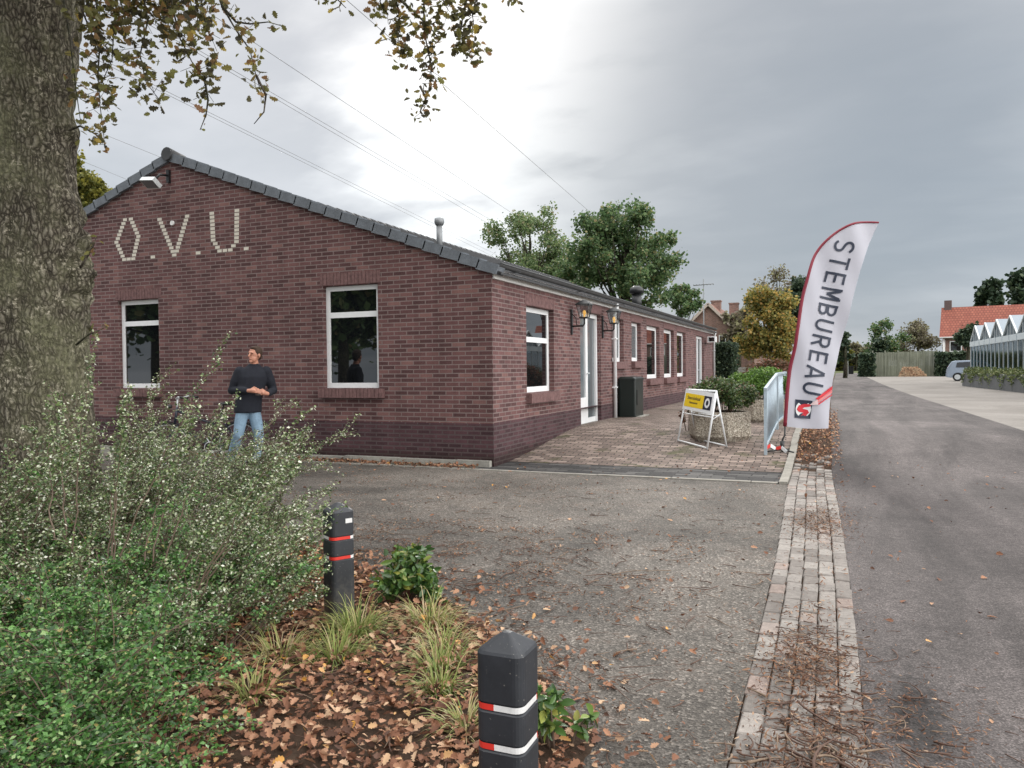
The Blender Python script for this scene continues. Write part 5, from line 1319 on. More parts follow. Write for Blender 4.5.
def crumbs():
    P = []; S = []
    cl = [(-4.6, 8.6, 1.3, .25, 1500), (-4.0, 5.9, 1.6, .35, 3400), (-2.7, 5.5, .9, .35, 2200), (-5.6, 7.2, 1.3, .25, 900), (-2.9, 4.9, 1.2, .3, 2600), (-1.4, 4.2, .5, .6, 1400), (-2.2, 6.3, 1.0, .22, 1500), (-.05, 2.85, .16, .45, 2600), (-.15, 3.95, .11, .22, 1300), (-.2, 7.6, .13, .35, 900), (.32, 3.3, .14, .3, 500), (-1.0, 3.3, .25, .5, 700), (-3.4, 7.6, 1.2, .25, 600), (-1.8, 9.0, .8, .2, 500)]
    for cx, cy, sx_, sy_, n in cl:
        for i in range(n):
            x, y = random.gauss(cx, sx_), random.gauss(cy, sy_)
            if cx < -.5 and mn.noise(Vector((x*2.2, y*4, 5))) < .02: continue
            if (x > stripL(y) and cx < -.5) or y > 9.95: continue
            P.append((x, y, (.004 if cx < -.5 else .014)+random.random()*(.008 if cx < -.5 else .02))); S.append(random.uniform(.010, .034))
    for i in range(2600):
        x, y = random.uniform(-7, 2.0), random.uniform(2, 10)
        if x > .2 and random.random() < .75: continue
        if mn.noise(Vector((x*1.1, y*1.5, 9))) < -.12: continue
        P.append((x, y, .007+random.random()*.005)); S.append(random.uniform(.008, .026))
    for i in range(2600):
        y = random.choice([random.uniform(2, 5), random.uniform(2, 11), random.gauss(7.6, .5)]); x = random.gauss(-.14, .15); P.append((x, y, .014+random.random()*.01)); S.append(random.uniform(.012, .045))
    P = np.array(P); N = len(P); cloud('leaf_crumbs', None, LM['needle'], P, rand_rot(N, 3.0), np.stack([np.array(S)*RNG.uniform(.10, .48, N)*np.where(P[:, 0] > -.5, .6, 1), np.array(S), np.array(S)], 1), CLUMP_V, CLUMP_F, kind='stuff')
crumbs()
def twigs():
    m = MB()
    def tw(x, y, L, r0, z=.014, a=None, curl=.5):
        a = random.uniform(0, 2*PI) if a is None else a; p = Vector((x, y, z)); pts = [p]; c = random.gauss(0, curl)
        for k_ in range(5):
            a += c/5+random.gauss(0, .12); p = p+Vector((math.cos(a), math.sin(a), random.gauss(0, .03)))*L/5; p.z = max(p.z, z-.003); pts.append(p)
        m.tube(pts, [r0*(1-.12*k_) for k_ in range(6)], 5, mi=0 if random.random() < .8 else 1)
    for i in range(480): # heap at the near end of the paving strip
        y = 2.2+abs(random.gauss(0, .75)); x = random.gauss(-.02, .17); tw(x, y, random.uniform(.04, .15), random.uniform(.0022, .0062), .018+random.random()*.02*(y < 3.2), curl=1.4)
    for i in range(150): y = random.gauss(4.05, .28); tw(random.gauss(-.12, .11), y, random.uniform(.04, .12), random.uniform(.0015, .004), .018, curl=1.2)
    for i in range(60): tw(random.gauss(.35, .22), random.gauss(3.3, .5), random.uniform(.04, .12), random.uniform(.0015, .0035), .012, curl=1)
    tw(-.08, 2.85, .34, .007, .035, 1.75, .7); tw(-.16, 3.45, .30, .006, .03, 5.3, 1.2); tw(.25, 4.3, .22, .004, .014, 5.2, 1.5)
    for i in range(620):
        x, y = random.uniform(-4.6, -.5), random.uniform(2.4, 8.5)
        if random.random() < (y-3)/7: continue
        tw(x, y, random.uniform(.04, .2), random.uniform(.0015, .004), .009)
    for i in range(220):
        x, y = random.gauss(-2.6, .9), random.gauss(5.1, .6); tw(x, y, random.uniform(.08, .25), random.uniform(.002, .005), .01)
    for i in range(160):
        x, y = random.uniform(-2.8, -.8), random.uniform(2.2, 3.8); tw(x, y, random.uniform(.08, .22), .0025, max(bed_z(x, y), 0)+.025)
    m.solo('twigs', [plain('brown_twig', (.085, .045, .03), .8, var=.4, scale=20), plain('pale_twig', (.18, .125, .085), .8, var=.35, scale=20)], kind='stuff')
twigs()

# ================================================================== BACKGROUND TREES
def tree(name, label, px0, px1, pt, pb, D, mat, seed, n=6000, size=.2, trunk_r=.14, gaps=.6, nclump=26, cat='tree', group='trees in the background', shape=1.0, density=.30, ground=.32, sub=11):
    random.seed(seed); rg = np.random.default_rng(seed)
    pc = pxw((px0+px1)/2, (pt+pb)/2, D); rx_ = (px1-px0)/2*D/FOC; rz_ = (pb-pt)/2*D/FOC; ry_ = rx_*.85
    base = Vector((pc.x, pc.y, ground-.03)); r = thing(name, tuple(base), label, cat, group)
    cl = []
    for i in range(nclump):
        for _ in range(30):
            u = Vector([random.uniform(-1, 1) for _ in range(3)])
            if .25 < u.length < 1: break
        wd = 1.0 if u.z < 0 else (1-.45*shape*u.z)
        cl.append(Vector((pc.x+u.x*rx_*.86*wd, pc.y+u.y*ry_*.86*wd, pc.z+u.z*rz_*.86)))
    m = MB(); top = Vector((pc.x, pc.y, pc.z+rz_*.55)); tp_ = [base, base.lerp(top, .35)+Vector((random.uniform(-.1, .1), 0, 0)), base.lerp(top, .7), top]
    m.tube(tp_, [trunk_r*1.25, trunk_r, trunk_r*.6, trunk_r*.2], 8)
    for c in cl:
        t = random.uniform(.3, .85); s0 = base.lerp(top, t); s0.z = min(s0.z, c.z-.1) if c.z-.1 > base.z+.4 else s0.z; mid = s0.lerp(c, .5)+Vector((random.uniform(-.15, .15)*rx_*.3, 0, -.05*rz_)); m.tube([s0, mid, c], [trunk_r*.35, trunk_r*.2, trunk_r*.06], 5)
    m.part('trunk', MT['bark'], r)
    cl = np.array([tuple(c) for c in cl]); subs = []
    cr = min(rx_, rz_)*density*1.15
    for c in cl:
        for k_ in range(sub):
            u = rg.normal(size=3); u /= np.linalg.norm(u); subs.append(c+u*cr*rg.uniform(.4, 1.15)*np.array([1, 1, .75]))
    subs = np.array(subs); w_ = rg.random(len(subs))**gaps; w_ /= w_.sum()
    ix = rg.choice(len(subs), n, p=w_); pos = subs[ix] + rg.normal(size=(n, 3))*cr*.26
    cloud('crown', r, mat, pos, rand_rot(n, .8), size*rg.uniform(.55, 1.25, n), CLUMP_V, CLUMP_F); return r
G1 = leafmat('mid_green_leaf', [(0, (.045, .085, .035)), (.5, (.10, .17, .07)), (.85, (.17, .25, .10)), (1, (.30, .25, .12))], .45, .5)
G2 = leafmat('light_green_leaf', [(0, (.07, .11, .05)), (.5, (.15, .22, .09)), (.85, (.24, .31, .13)), (1, (.30, .25, .15))], .45, .5)
GY = leafmat('golden_autumn_leaf', [(0, (.09, .12, .04)), (.35, (.22, .22, .07)), (.7, (.40, .33, .09)), (1, (.50, .29, .09))], .45, .5)
GYG = leafmat('yellow_green_leaf', [(0, (.06, .075, .02)), (.5, (.17, .17, .04)), (1, (.30, .27, .05))], .35, .5)
GD = leafmat('dark_conifer_needles', [(0, (.018, .036, .022)), (.6, (.045, .075, .042)), (1, (.09, .12, .06))], .25, .6)
GB = leafmat('sparse_brown_leaf', [(0, (.10, .09, .06)), (.5, (.20, .17, .12)), (1, (.28, .28, .14))], .4, .6)
tree('broadleaf_tree', 'large dense green tree behind the hall roof', 548, 700, 196, 325, 38, G1, 3, 25000, .14, .2, 1.6, 70, density=.16, sub=15, shape=.6)
tree('broadleaf_tree', 'paler green tree behind the hall roof, left of the large one', 470, 590, 204, 322, 44, G2, 4, 24000, .13, .18, 1.4, 60, density=.17, sub=14, shape=.5)
tree('broadleaf_tree', 'small green-brown tree right of the large tree behind the roof', 660, 702, 272, 335, 46, G1, 5, 4000, .13, .1, .8, 14, density=.24)
tree('autumn_tree', 'golden autumn tree left of the beach flag', 733, 808, 282, 378, 38, GY, 6, 22000, .12, .12, .7, 44, density=.22, shape=.7, sub=13)
tree('autumn_tree', 'half-bare grey-brown tree above and behind the golden one', 748, 806, 266, 330, 62, GB, 7, 4200, .17, .16, .9, 26, density=.22)
tree('conifer_tree', 'dark dense conifer peeping out left of the flag top', 785, 818, 270, 345, 52, GD, 8, 11000, .18, .2, .3, 20, density=.34)
tree('autumn_tree', 'low russet tree beside the brick gable house', 722, 756, 300, 350, 56, GB, 9, 2600, .26, .12, .6, 14)
tree('autumn_tree', 'yellow-green tree showing between oak trunk and gable', 50, 106, 145, 235, 26, GYG, 10, 11000, .13, .15, .6, 20)
tree('orchard_tree', 'thin-leaved tree left end behind the wooden fence', 867, 905, 318, 366, 92, G1, 11, 3600, .24, .14, .8, 16, density=.3)
tree('orchard_tree', 'thin-leaved tree right end behind the wooden fence', 896, 940, 313, 366, 96, GB, 12, 4200, .24, .15, .8, 18, density=.3)
tree('orchard_tree', 'small dark bushy tree above the left fence end', 872, 890, 338, 360, 88, GD, 13, 900, .35, .12, .4, 8, density=.4)
tree('conifer_tree', 'dark conifer behind the orange-roofed house, left one', 978, 1003, 270, 330, 125, GD, 14, 2600, .65, .3, .4, 16, density=.36)
tree('conifer_tree', 'dark conifer behind the orange-roofed house, right one', 1003, 1040, 272, 330, 130, GD, 15, 2800, .7, .3, .4, 18, density=.36)
tree('clipped_tree', 'round-headed clipped tree in front of the orange roof', 957, 981, 323, 346, 70, GD, 16, 2000, .28, .16, .3, 12, density=.40)
tree('roadside_tree', 'thin dark tree beside the road just right of the flag', 838, 852, 326, 372, 70, GD, 17, 1200, .3, .16, .6, 10)
for i, (a, b, t, mt, lb) in enumerate(((835, 852, 345, GYG, 'low green tree farthest left in the distant row'), (848, 864, 341, GB, 'russet tree in the middle of the distant row'), (858, 876, 344, GB, 'brownish tree at right of the distant row'), (820, 842, 347, G1, 'dark green tree behind the flag foot in the distant row'))):
    tree('distant_tree', lb, a, b, t, 364, 170, mt, 20+i, 1300, .6, .2, .5, 10, density=.36)
# trees behind the photographer, seen only mirrored in the window glass
tree('broadleaf_tree', 'large tree across the road that shows mirrored in the panes', 0, 1, 0, 1, 1, G1, 40, 1, .01) if False else None
def back_tree(x, y, h, rad, seed, label):
    random.seed(seed); rg = np.random.default_rng(seed); r = thing('broadleaf_tree', (x, y, -.03), label, 'tree', 'trees mirrored in the windows')
    m = MB(); m.tube([(x, y, -.03), (x, y, h*.4), (x+.2, y, h*.8)], [.3, .22, .08], 8); cl = []
    for i in range(22):
        u = rg.normal(size=3); u /= np.linalg.norm(u); c = np.array([x, y, h*.66])+u*np.array([rad, rad, h*.28])*rg.uniform(.4, .95); cl.append(c); m.tube([(x, y, h*.38), tuple(c)], [.1, .03], 5)
    m.part('trunk', MT['bark'], r); cl = np.array(cl); n = 3500; pos = cl[rg.integers(0, 22, n)]+rg.normal(size=(n, 3))*rad*.2; cloud('crown', r, G1, pos, rand_rot(n, .8), .42*rg.uniform(.5, 1.2, n), CLUMP_V, CLUMP_F)
back_tree(-20.5, -8, 7.5, 2.3, 51, 'leafy tree mirrored in the right gable window'); back_tree(-33, -9, 9, 4.6, 52, 'leafy tree mirrored in the left gable window'); back_tree(-29, -16, 6, 3.2, 53, 'leafy tree between the two mirrored ones, farther back')

def hedge(name, label, x0, x1, y0, y1, z0, z1, mat, n, size, cat='hedge', seed=1, group=None):
    rg = np.random.default_rng(seed); o = ((x0+x1)/2, (y0+y1)/2, z0); r = thing(name, o, label, cat, group)
    m = MB(); m.box(x0+.12, x1-.12, y0+.12, y1-.12, z0, z1-.12); m.part('core', plain(name+'_core', (.012, .018, .009), .95, bump=.3), r)
    A = rg.integers(0, 5, n); u = rg.random((n, 3)); pos = np.stack([x0+(x1-x0)*u[:, 0], y0+(y1-y0)*u[:, 1], z0+(z1-z0)*u[:, 2]], 1)
    e = .06; pos[A == 0, 1] = y0+e; pos[A == 1, 0] = x1-e; pos[A == 2, 0] = x0+e; pos[A == 3, 2] = z1-e; pos += rg.normal(size=(n, 3))*.05
    cloud('foliage', r, mat, pos, rand_rot(n, .3), size*rg.uniform(.6, 1.2, n), CLUMP_V, CLUMP_F)
hedge('conifer_hedge', 'tall dark clipped conifer at the far end of the hall', -4.75, -3.98, 33.0, 34.2, .3, 2.42, GD, 5000, .10)
hedge('low_hedge', 'low reddish-brown hedge beyond the hall end', -4.6, -2.9, 36.5, 37.3, .3, 1.12, LM['redbr'], 2600, .12)
shrub('heather_shrub', -1.6, 30.5, 1.1, .8, .3, 1.05, 3200, .10, leafmat('mauve_leaf', [(0, (.05, .05, .04)), (.6, (.12, .09, .10)), (1, (.22, .16, .20))], .2), 'mauve-grey shrub under the golden tree', stems=26)
hedge('box_hedge', 'dark square hedge block at the left end of the wooden fence', 2.1, 3.25, 84.2, 87.0, .3, 2.55, GD, 2500, .28)
hedge('long_hedge', 'long dark clipped hedge in front of the orange-roofed house', 9.0, 15.5, 85.2, 86.4, .3, 2.55, GD, 6000, .28)
w = MB(); w.box(-5.3, -3.9, 41.0, 41.3, .3, 1.35); w.box(-5.36, -3.84, 40.95, 41.35, 1.35, 1.42); w.solo('garden_wall', MT['fascia'], origin=(-4.6, 41, .3), label='small white garden wall beyond the hall end', cat='wall')

hedge('field_hedge', 'long far field hedge closing the view beyond the road end', -30, 9, 190, 193, .3, 3.6, GYG, 9000, .6)
# ------------------------------------------------------------------ houses
hA = thing('brick_house', (-9.0, 59.5, .3), 'brick house with pointed gable and two chimneys beyond the hall', 'house')
gx, gy, pk, ev, hwid = -9.0, 59.5, 6.25, 2.9, 3.3
w = MB(); w.add([(gx-hwid, gy, .3), (gx+hwid, gy, .3), (gx+hwid, gy, ev), (gx, gy, pk-.05), (gx-hwid, gy, ev)], [(0, 1, 2, 3, 4)]); w.box(gx-hwid, gx+hwid, gy+.01, gy+9, .3, ev); w.part('wall', MT['brick_far'], hA)
w = MB()
for s_ in (-1, 1):
    e = gx+s_*(hwid+.35); ze = ev-.35; w.add([(gx, gy-.2, pk+.06), (e, gy-.2, ze+.06), (e, gy+9.2, ze+.06), (gx, gy+9.2, pk+.06), (gx, gy-.2, pk-.06), (e, gy-.2, ze-.06), (e, gy+9.2, ze-.06), (gx, gy+9.2, pk-.06)], [(0,1,2,3),(7,6,5,4),(0,4,5,1),(1,5,6,2),(2,6,7,3)])
rfA = w.part('roof', plain('brown_tile', (.20, .10, .075), .8, var=.3, scale=5), hA)
w = MB()
for s_ in (-1, 1): w.beam((gx, gy-.24, pk-.02), (gx+s_*(hwid+.36), gy-.24, ev-.38), .05, .20)
w.part('bargeboard', plain('pale_bargeboard', (.45, .38, .33), .7), hA)
for cx_, cy_ in ((gx+.15, gy+3), (gx+1.15, gy+6)):
    w = MB(); w.box(cx_-.35, cx_+.35, cy_-.35, cy_+.35, pk-1.2, pk+.35); w.box(cx_-.40, cx_+.40, cy_-.40, cy_+.40, pk+.35, pk+.45); w.part('chimney', MT['brick_far'], rfA)
w = MB(); w.box(gx+.75, gx+1.75, gy-.05, gy-.01, 2.75, 3.85); wi = w.part('window', MT['white'], hA)
w = MB(); w.box(gx+.83, gx+1.21, gy-.065, gy-.052, 2.83, 3.77); w.box(gx+1.29, gx+1.67, gy-.065, gy-.052, 2.83, 3.77); w.part('pane', MT['glass'], wi)
hB = thing('orange_roofed_house', (10.55, 99.0, .3), 'brick house with broad orange tiled roof at the right', 'house', rz=R_(-9))
def m_orange():
    t = NT('orange_pantiles'); v = t.obj(); br = t.n('ShaderNodeTexBrick'); tc = t.n('ShaderNodeTexCoord'); sx = t.n('ShaderNodeSeparateXYZ'); t.l(tc.outputs['Object'], sx.inputs[0]); cb = t.n('ShaderNodeCombineXYZ'); t.l(sx.outputs[0], cb.inputs[0]); t.l(sx.outputs[2], cb.inputs[1]); t.l(cb.outputs[0], br.inputs['Vector'])
    br.inputs['Scale'].default_value = 1; br.inputs['Brick Width'].default_value = .3; br.inputs['Row Height'].default_value = .28; br.inputs['Mortar Size'].default_value = .035
    br.inputs['Color1'].default_value = (.24, .072, .05, 1); br.inputs['Color2'].default_value = (.31, .105, .07, 1); br.inputs['Mortar'].default_value = (.16, .05, .035, 1)
    nl = t.noise(v, .8, 5, .7); t.col(t.mix(.5, br.outputs['Color'], t.ramp(nl, [(.3, .6), (.7, 1.15)]), 'MULTIPLY')).set(.8, 0, .3); return t.m
MT['orange'] = m_orange()
hx0, hx1, hy = 10.55, 22.0, 99.0
# local frame rotated a little so the roof faces the viewer
w = MB(); w.box(hx0+.3, hx1-.3, hy+.4, hy+8.5, .3, 4.7); w.part('wall', MT['brick_far'], hB)
w = MB(); w.add([(hx0, hy, 4.55), (hx1, hy, 4.55), (hx1, hy+4.4, 8.15), (hx0, hy+4.4, 8.15), (hx0, hy+8.8, 4.55), (hx1, hy+8.8, 4.55), (hx0, hy, 4.4), (hx1, hy, 4.4)], [(0, 1, 2, 3), (3, 2, 5, 4), (6, 7, 1, 0)]); rB = w.part('roof', MT['orange'], hB)
w = MB(); w.add([(hx0+.3, hy+.4, 4.7), (hx0+.3, hy+8.4, 4.7), (hx0+.3, hy+4.4, 8.0)], [(0, 1, 2)]); w.part('gable', MT['brick_far'], hB)
w = MB(); w.box(hx0+.3, hx0+1.05, hy+4.0, hy+4.8, 7.6, 8.95); w.part('chimney', plain('dark_chimney_brick', (.12, .085, .08), .9), rB)
w = MB(); w.tube([(hx0+.45, hy+.32, 4.4), (hx0+.45, hy+.32, .3)], .12, 8); w.tube([(hx0, hy-.06, 4.5), (hx1, hy-.06, 4.5)], .09, 6); w.part('downpipe', MT['fascia'], hB)
w = MB(); w.box(hx0+1.0, hx0+2.2, hy+.34, hy+.39, 2.9, 4.1); wi = w.part('window', MT['white'], hB); w = MB(); w.box(hx0+1.1, hx0+2.1, hy+.32, hy+.335, 3.0, 4.0); w.part('pane', MT['glass'], wi)
w = MB(); w.add([(hx1-2, hy-2.5, 4.2), (hx1+6, hy-2.5, 4.2), (hx1+6, hy+1.5, 7.3), (hx1-2, hy+1.5, 7.3), (hx1-2, hy+1.5, 4.2)], [(0, 1, 2, 3), (0, 3, 4)]); w.part('annex_roof', MT['orange'], hB)
w = MB(); w.box(hx1-1.8, hx1+5.8, hy-2.2, hy+.38, .3, 4.25); w.part('annex_wall', MT['brick_far'], hB)
# antenna on the roofs
an = thing('tv_antenna', (-8.6, 48.5, .3), 'thin tv antenna mast above the far end of the hall roof', 'antenna')
AM = pxw(703.5, 285, 50); w = MB(); w.tube([(AM.x, AM.y, .3), (AM.x, AM.y, AM.z+.4)], .035, 6); an.location = (AM.x, AM.y, .3); w.part('mast', MT['zinc'], an)
w = MB(); w.tube([(AM.x-.65, AM.y, AM.z), (AM.x+.65, AM.y, AM.z+.05)], .03, 6)
for k_ in range(7): w.tube([(AM.x-.6+.2*k_, AM.y-.35, AM.z+.02), (AM.x-.6+.2*k_, AM.y+.35, AM.z+.02)], .018, 5)
w.part('elements', MT['zinc'], an)

# ------------------------------------------------------------------ fence + wood pile
MT['fwood'] = None
def m_fence():
    t = NT('green_grey_boards'); v = t.obj(); n = t.noise(t.obj(scale=(7, 7, .3)), 1.0, 5, .7); n2 = t.noise(v, .8, 4)
    c = t.mix(.6, t.ramp(n, [(.3, (.13, .145, .10)), (.7, (.30, .31, .25))]), t.ramp(n2, [(.3, .6), (.7, 1.1)]), 'MULTIPLY'); t.col(c).set(.9, 0, .2); return t.m
MT['fwood'] = m_fence()
fn = thing('wooden_fence', (3.2, 86.5, .3), 'tall weathered green-grey board fence across the end of the concrete yard', 'fence')
npan = 5; xs = np.linspace(3.25, 9.0, npan+1)
for i in range(npan):
    w = MB(); x = xs[i]+.06
    while x < xs[i+1]-.06: w.box(x, x+.145, 86.4+random.uniform(-.015, .015), 86.45, .3, 2.75+random.uniform(-.03, .03)+.02*i); x += .155
    w.box(xs[i], xs[i+1], 86.46, 86.5, .7, .8); w.box(xs[i], xs[i+1], 86.46, 86.5, 2.2, 2.3); w.part('panel', MT['fwood'], fn)
for x in xs: w = MB(); w.box(x-.06, x+.06, 86.36, 86.48, .2, 2.95); w.part('post', MT['fwood'], fn)
lg = MB(); random.seed(4)
for row in range(7):
    for i in range(20-row*1):
        x = 5.55+i*.125+row*.06+random.uniform(-.02, .02); z = .38+row*.14
        if x > 8.0-row*.12: continue
        lg.tube([(x, 84.6+random.uniform(-.06, .06), z), (x, 85.2, z+random.uniform(-.01, .01))], random.uniform(.055, .078), 7, mi=random.choice([0, 0, 1]))
lg.solo('log_pile', [plain('pale_cut_wood', (.48, .32, .20), .9, var=.3, scale=9), plain('tan_cut_wood', (.34, .20, .12), .9, var=.3, scale=9)], origin=(6.7, 84.9, .32), label='heap of pale split firewood stacked against the wooden fence', cat='firewood')

# ------------------------------------------------------------------ greenhouse
GX, GY0, GY1 = 7.62, 28.0, 55.2; NB = 8; sp = (GY1-GY0)/NB
gh = thing('greenhouse', (GX, GY1, .32), 'glass greenhouse with sawtooth roof behind the ivy wall at right', 'greenhouse')
zb, ze, zp = .32, 2.82, 3.75; W2 = 14
w = MB()
for i in range(NB*3+1):
    y = GY0+(GY1-GY0)*i/(NB*3); w.box(GX-.03, GX+.03, y-.025, y+.025, zb, ze-.28)
w.box(GX-.035, GX+.035, GY0, GY1, 1.15, 1.19)
for i in range(6): w.box(GX+.5+i*2.4, GX+.55+i*2.4, GY1-.02, GY1+.03, zb, ze)
w.box(GX-.04, GX+.04, GY1-.045, GY1+.045, zb, ze); w.part('frame', MT['galv2'], gh)
w = MB(); w.box(GX-.07, GX+.07, GY0, GY1+.05, ze-.28, ze+.02)
for i in range(NB*2): y = GY0+(GY1-GY0)*i/(NB*2); w.box(GX-.09, GX-.07, y-.03, y+.03, ze-.3, ze+.03)
w.part('gutter_beam', plain('pale_blue_grey_steel', (.52, .58, .62), .5, .2, var=.12), gh)
w = MB(); w.box(GX-.006, GX+.006, GY0, GY1, zb, ze-.29); w.box(GX, GX+W2, GY1-.006, GY1+.006, zb, ze); w.part('glazing', MT['ghglass'], gh)
w = MB(); f_ = MB(); g_ = MB()
for i in range(NB):
    a, b = GY0+sp*i, GY0+sp*(i+1); mid_ = (a+b)/2
    for p, q in ((a, mid_), (mid_, b)):
        za, zb_ = (ze, zp) if p == a else (zp, ze)
        w.add([(GX-.05, p, za+.04), (GX-.05, q, zb_+.04), (GX+W2, q, zb_+.04), (GX+W2, p, za+.04)], [(0, 1, 2, 3)])
        f_.beam((GX-.03, p, za), (GX-.03, q, zb_), .07, .08)
    g_.add([(GX, a, ze), (GX, b, ze), (GX, mid_, zp)], [(0, 1, 2)])
    for k_ in (.3, .5, .7): y = a+sp*k_; f_.box(GX-.025, GX+.025, y-.02, y+.02, ze, ze+(zp-ze)*(1-abs(k_-.5)*2))
w.part('roof_glazing', MT['ghroof'], gh); f_.part('gable_frame', MT['galv2'], gh); g_.part('gable_glazing', MT['ghglass'], gh)
for i in range(4):
    yy = 34+i*5.2; shrub('greenhouse_plant', GX+1.6, yy, .8, 2.3, .32, 1.3, 1500, .16, G2, ['green plants inside the greenhouse at its near end', 'green plants inside the greenhouse, second group from the near end', 'green plants inside the greenhouse, third group from the near end', 'green plants inside the greenhouse at its far corner'][i], 'plants', 14, 'plants inside the greenhouse')
w = MB(); w.box(GX+3.6, GX+3.8, GY0, GY1-.5, .32, 2.6); w.solo('shade_screen', plain('grey_green_screen', (.10, .12, .12), .9, var=.5, scale=.7), origin=(GX+3.7, 40, .32), label='dark shade screen standing inside the greenhouse', cat='screen')
# ivy-topped wall
pw = thing('planter_wall', (6.3, 41, .32), 'low dark panel wall of a raised bed in front of the greenhouse', 'wall')
def pwx(y): return 6.05+(46.5-y)*.052
w = MB(); y = 46.5
while y > 24: w.beam((pwx(y), y, .66), (pwx(y-1.9), y-1.9, .66), .07, .72); y -= 1.95
w.beam((6.05, 46.5, .66), (7.3, 46.9, .66), .07, .72); w.part('panels', plain('dark_grey_panel', (.075, .08, .085), .8, var=.25, scale=2), pw)
w = MB(); w.add([(pwx(46.4)+.04, 46.4, .92), (7.5, 46.8, .92), (8.0, 24, .92), (pwx(24)+.04, 24, .92)], [(0, 1, 2, 3)]); w.part('soil', MT['soil'], pw)
rg = np.random.default_rng(5); n = 11000; yy = 24.5+22*rg.random(n); lump = .10*np.sin(yy*2.1)+.08*np.sin(yy*4.7+1)
xx = 6.05+(46.5-yy)*.052-.08+.8*rg.random(n)**1.6; zz = .95+lump+.20*rg.random(n)-np.where(xx < 6.08+(46.5-yy)*.052, .26*rg.random(n)*(1+np.sin(yy*3.3)), 0)
cloud('ivy', None, leafmat('ivy_leaf', [(0, (.05, .08, .025)), (.5, (.12, .16, .05)), (1, (.27, .28, .13))], .25), np.stack([xx, yy, zz], 1), rand_rot(n, .5), .10*rg.uniform(.6, 1.3, n), origin=(6.4, 41, .9), label='pale green ivy spilling over the low dark wall by the greenhouse', cat='ivy')

# ------------------------------------------------------------------ car
def car():
    P0 = Vector((8.75, 60.5, .32))
    r = thing('parked_car', tuple(P0), 'silver-blue hatchback parked at the greenhouse corner', 'car', rz=R_(-8)); r.scale = (.95, .95, .95)
    MTp = NT('silver_blue_paint'); MTp.col((.30, .35, .42)).set(.3, .4, .5); paint = MTp.m
    # side profile (x forward to the right, z up); car 3.9 long
    prof = [(-1.92, .30), (-1.97, .55), (-1.95, .80), (-1.88, .98), (-1.62, 1.40), (-1.40, 1.47), (-.2, 1.49), (.35, 1.42), (.95, 1.02), (1.6, .88), (1.92, .70), (1.97, .45), (1.92, .25), (1.55, .22)]
    def arch(cx): return [(cx+.34*math.cos(a), .30+.34*math.sin(a)) for a in np.linspace(0, PI, 8)]
    low = prof + arch(1.22) + [(.88-.02, .22)] + [(-.85, .22)] + arch(-1.25) + [(-1.60, .24)]
    m = MB(); n = len(low)
    def sec(y, inset): return [(x*(1-.01*inset), y*(1.0-.14*max(0, z-.9)/.6 if z > .9 else 1), z) for x, z in low]
    rings = [sec(-.84, 0), sec(-.80, 0), sec(0, 0), sec(.80, 0), sec(.84, 0)]
    rings[0] = [(x*.985, y, z if z < .3 else z-.02) for x, y, z in rings[0]]; rings[-1] = [(x*.985, y, z if z < .3 else z-.02) for x, y, z in rings[-1]]
    m.loft(rings, 0, False); m.part('body', paint, r, world=False)
    for s_ in (-1, 1):
        def yk(z, o=.008): return s_*(.84*(1-.14*max(0, z-.9)/.6)+o)
        for poly in ([(-1.35, 1.0), (-1.28, 1.34), (-.35, 1.39), (-.35, 1.0)], [(-.27, 1.0), (-.27, 1.39), (.28, 1.35), (.80, 1.0)]):
            m = MB(); m.add([(x, yk(z), z) for x, z in poly], [(0, 1, 2, 3)]); m.part('side_window', MT['glass'], r, world=False)
        m = MB(); m.add([(-1.955, s_*.55, .82), (-1.955, s_*.80, .82), (-1.84, s_*.78, 1.08), (-1.84, s_*.60, 1.08)], [(0, 1, 2, 3)]); m.part('tail_light', MT['red'], r, world=False)
        m = MB(); m.sphere((1.90, s_*.62, .68), (.10, .16, .09), 10, 6); m.part('headlight', MT['bandw'], r, world=False)
        for cx in (-1.25, 1.22):
            m = MB(); m.tube([(cx, s_*.66, .30), (cx, s_*.85, .30)], .30, 20, sm=False); wl = m.part('wheel', MT['black'], r, world=False)
            m = MB(); m.tube([(cx, s_*.84, .30), (cx, s_*.862, .30)], .19, 14, sm=False); m.part('rim', MT['galv2'], wl, world=False)
    m = MB(); m.add([(-1.885, -.58, 1.02), (-1.885, .58, 1.02), (-1.665, .54, 1.37), (-1.665, -.54, 1.37)], [(0, 1, 2, 3)]); m.part('rear_window', MT['glass'], r, world=False)
    m = MB(); m.add([(.96, -.70, 1.03), (.96, .70, 1.03), (.40, .60, 1.41), (.40, -.60, 1.41)], [(0, 1, 2, 3)]); m.part('windscreen', MT['glass'], r, world=False)
    m = MB(); m.box(-1.99, -1.90, -.78, .78, .32, .55); m.part('bumper', paint, r, world=False)
    return r
car()
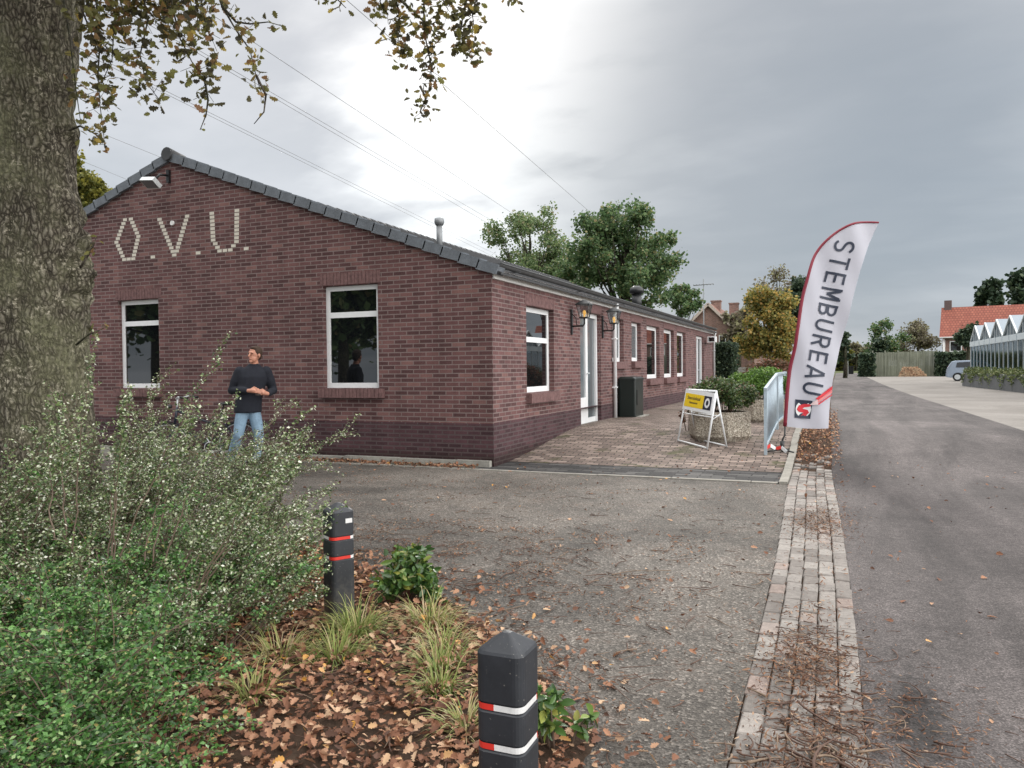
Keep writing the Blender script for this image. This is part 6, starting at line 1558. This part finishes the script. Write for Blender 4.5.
# far road furniture
w = thing('wheelie_bin', (1.6, 112, .32), 'small dark bin at the far end of the road', 'bin')
m = MB(); m.loft([rrect(-.3, .3, -.35, .35, .05, 0), rrect(-.36, .36, -.42, .42, .05, 1.0)], sm=False); m.part('body', MT['black'], w, world=False); m = MB(); m.box(-.4, .4, -.46, .46, 1.0, 1.1); m.part('lid', MT['black'], w, world=False)
w = thing('lamp_post', (1.0, 95, .32), 'pale slim lamp post by the far end of the road', 'lamp post')
m = MB(); m.tube([(0, 0, 0), (0, 0, 4.4)], [.09, .06], 8); m.part('post', MT['galv2'], w, world=False); m = MB(); m.box(-.1, .5, -.12, .12, 4.4, 4.52); m.part('lamp_head', MT['galv2'], w, world=False)

# ------------------------------------------------------------------ overhead lines
LN = [((349, 2), (575, 199), 'uppermost of the power lines, crossing the bright patch of sky'), ((205, 10), (518, 217), 'second power line from the top, ending by the pale tree'),
      ((207, 55), (496, 207+16), 'third power line, upper wire of the wide middle pair'), ((207, 58.5), (496, 228), 'fourth power line, lower wire of the wide middle pair'),
      ((160, 88), (481, 247), 'fifth power line, upper wire of the pair above the gable slope'), ((160, 91), (481, 250.5), 'sixth power line, lower wire of the pair above the gable slope'),
      ((113, 138), (160, 157), 'short stretch of power line left of the roof peak, upper'), ((87, 163), (128, 180), 'short stretch of power line left of the roof peak, lower')]
MT['wire'] = plain('dark_cable', (.16, .16, .17), .6, bump=0)
for (a, b, lb) in LN:
    # a level cable running along the hall's direction, 11 m above eye level
    m_ = (b[1]-a[1])/(b[0]-a[0]); H = 11.0
    d = CAMROT @ Vector(((a[0]-512)/FOC, (384-a[1])/FOC, -1)); P0 = Vector((0, 0, CZ))+d*(H/d.z)
    d = CAMROT @ Vector(((b[0]-512)/FOC, (384-b[1])/FOC, -1)); P1 = Vector((0, 0, CZ))+d*(H/d.z)
    u = (P1-P0).normalized(); A = P0-u*30; Bq = P1+u*60; w = MB(); pts = []
    for i in range(33):
        t = i/32; p = A.lerp(Bq, t); pts.append(p)
    w.tube(pts, .010, 5); w.solo('power_line', MT['wire'], origin=tuple(A), label=lb, cat='cable', group='overhead power lines')

scn.render.engine = 'CYCLES'
scn.render.resolution_x = 1024; scn.render.resolution_y = 768
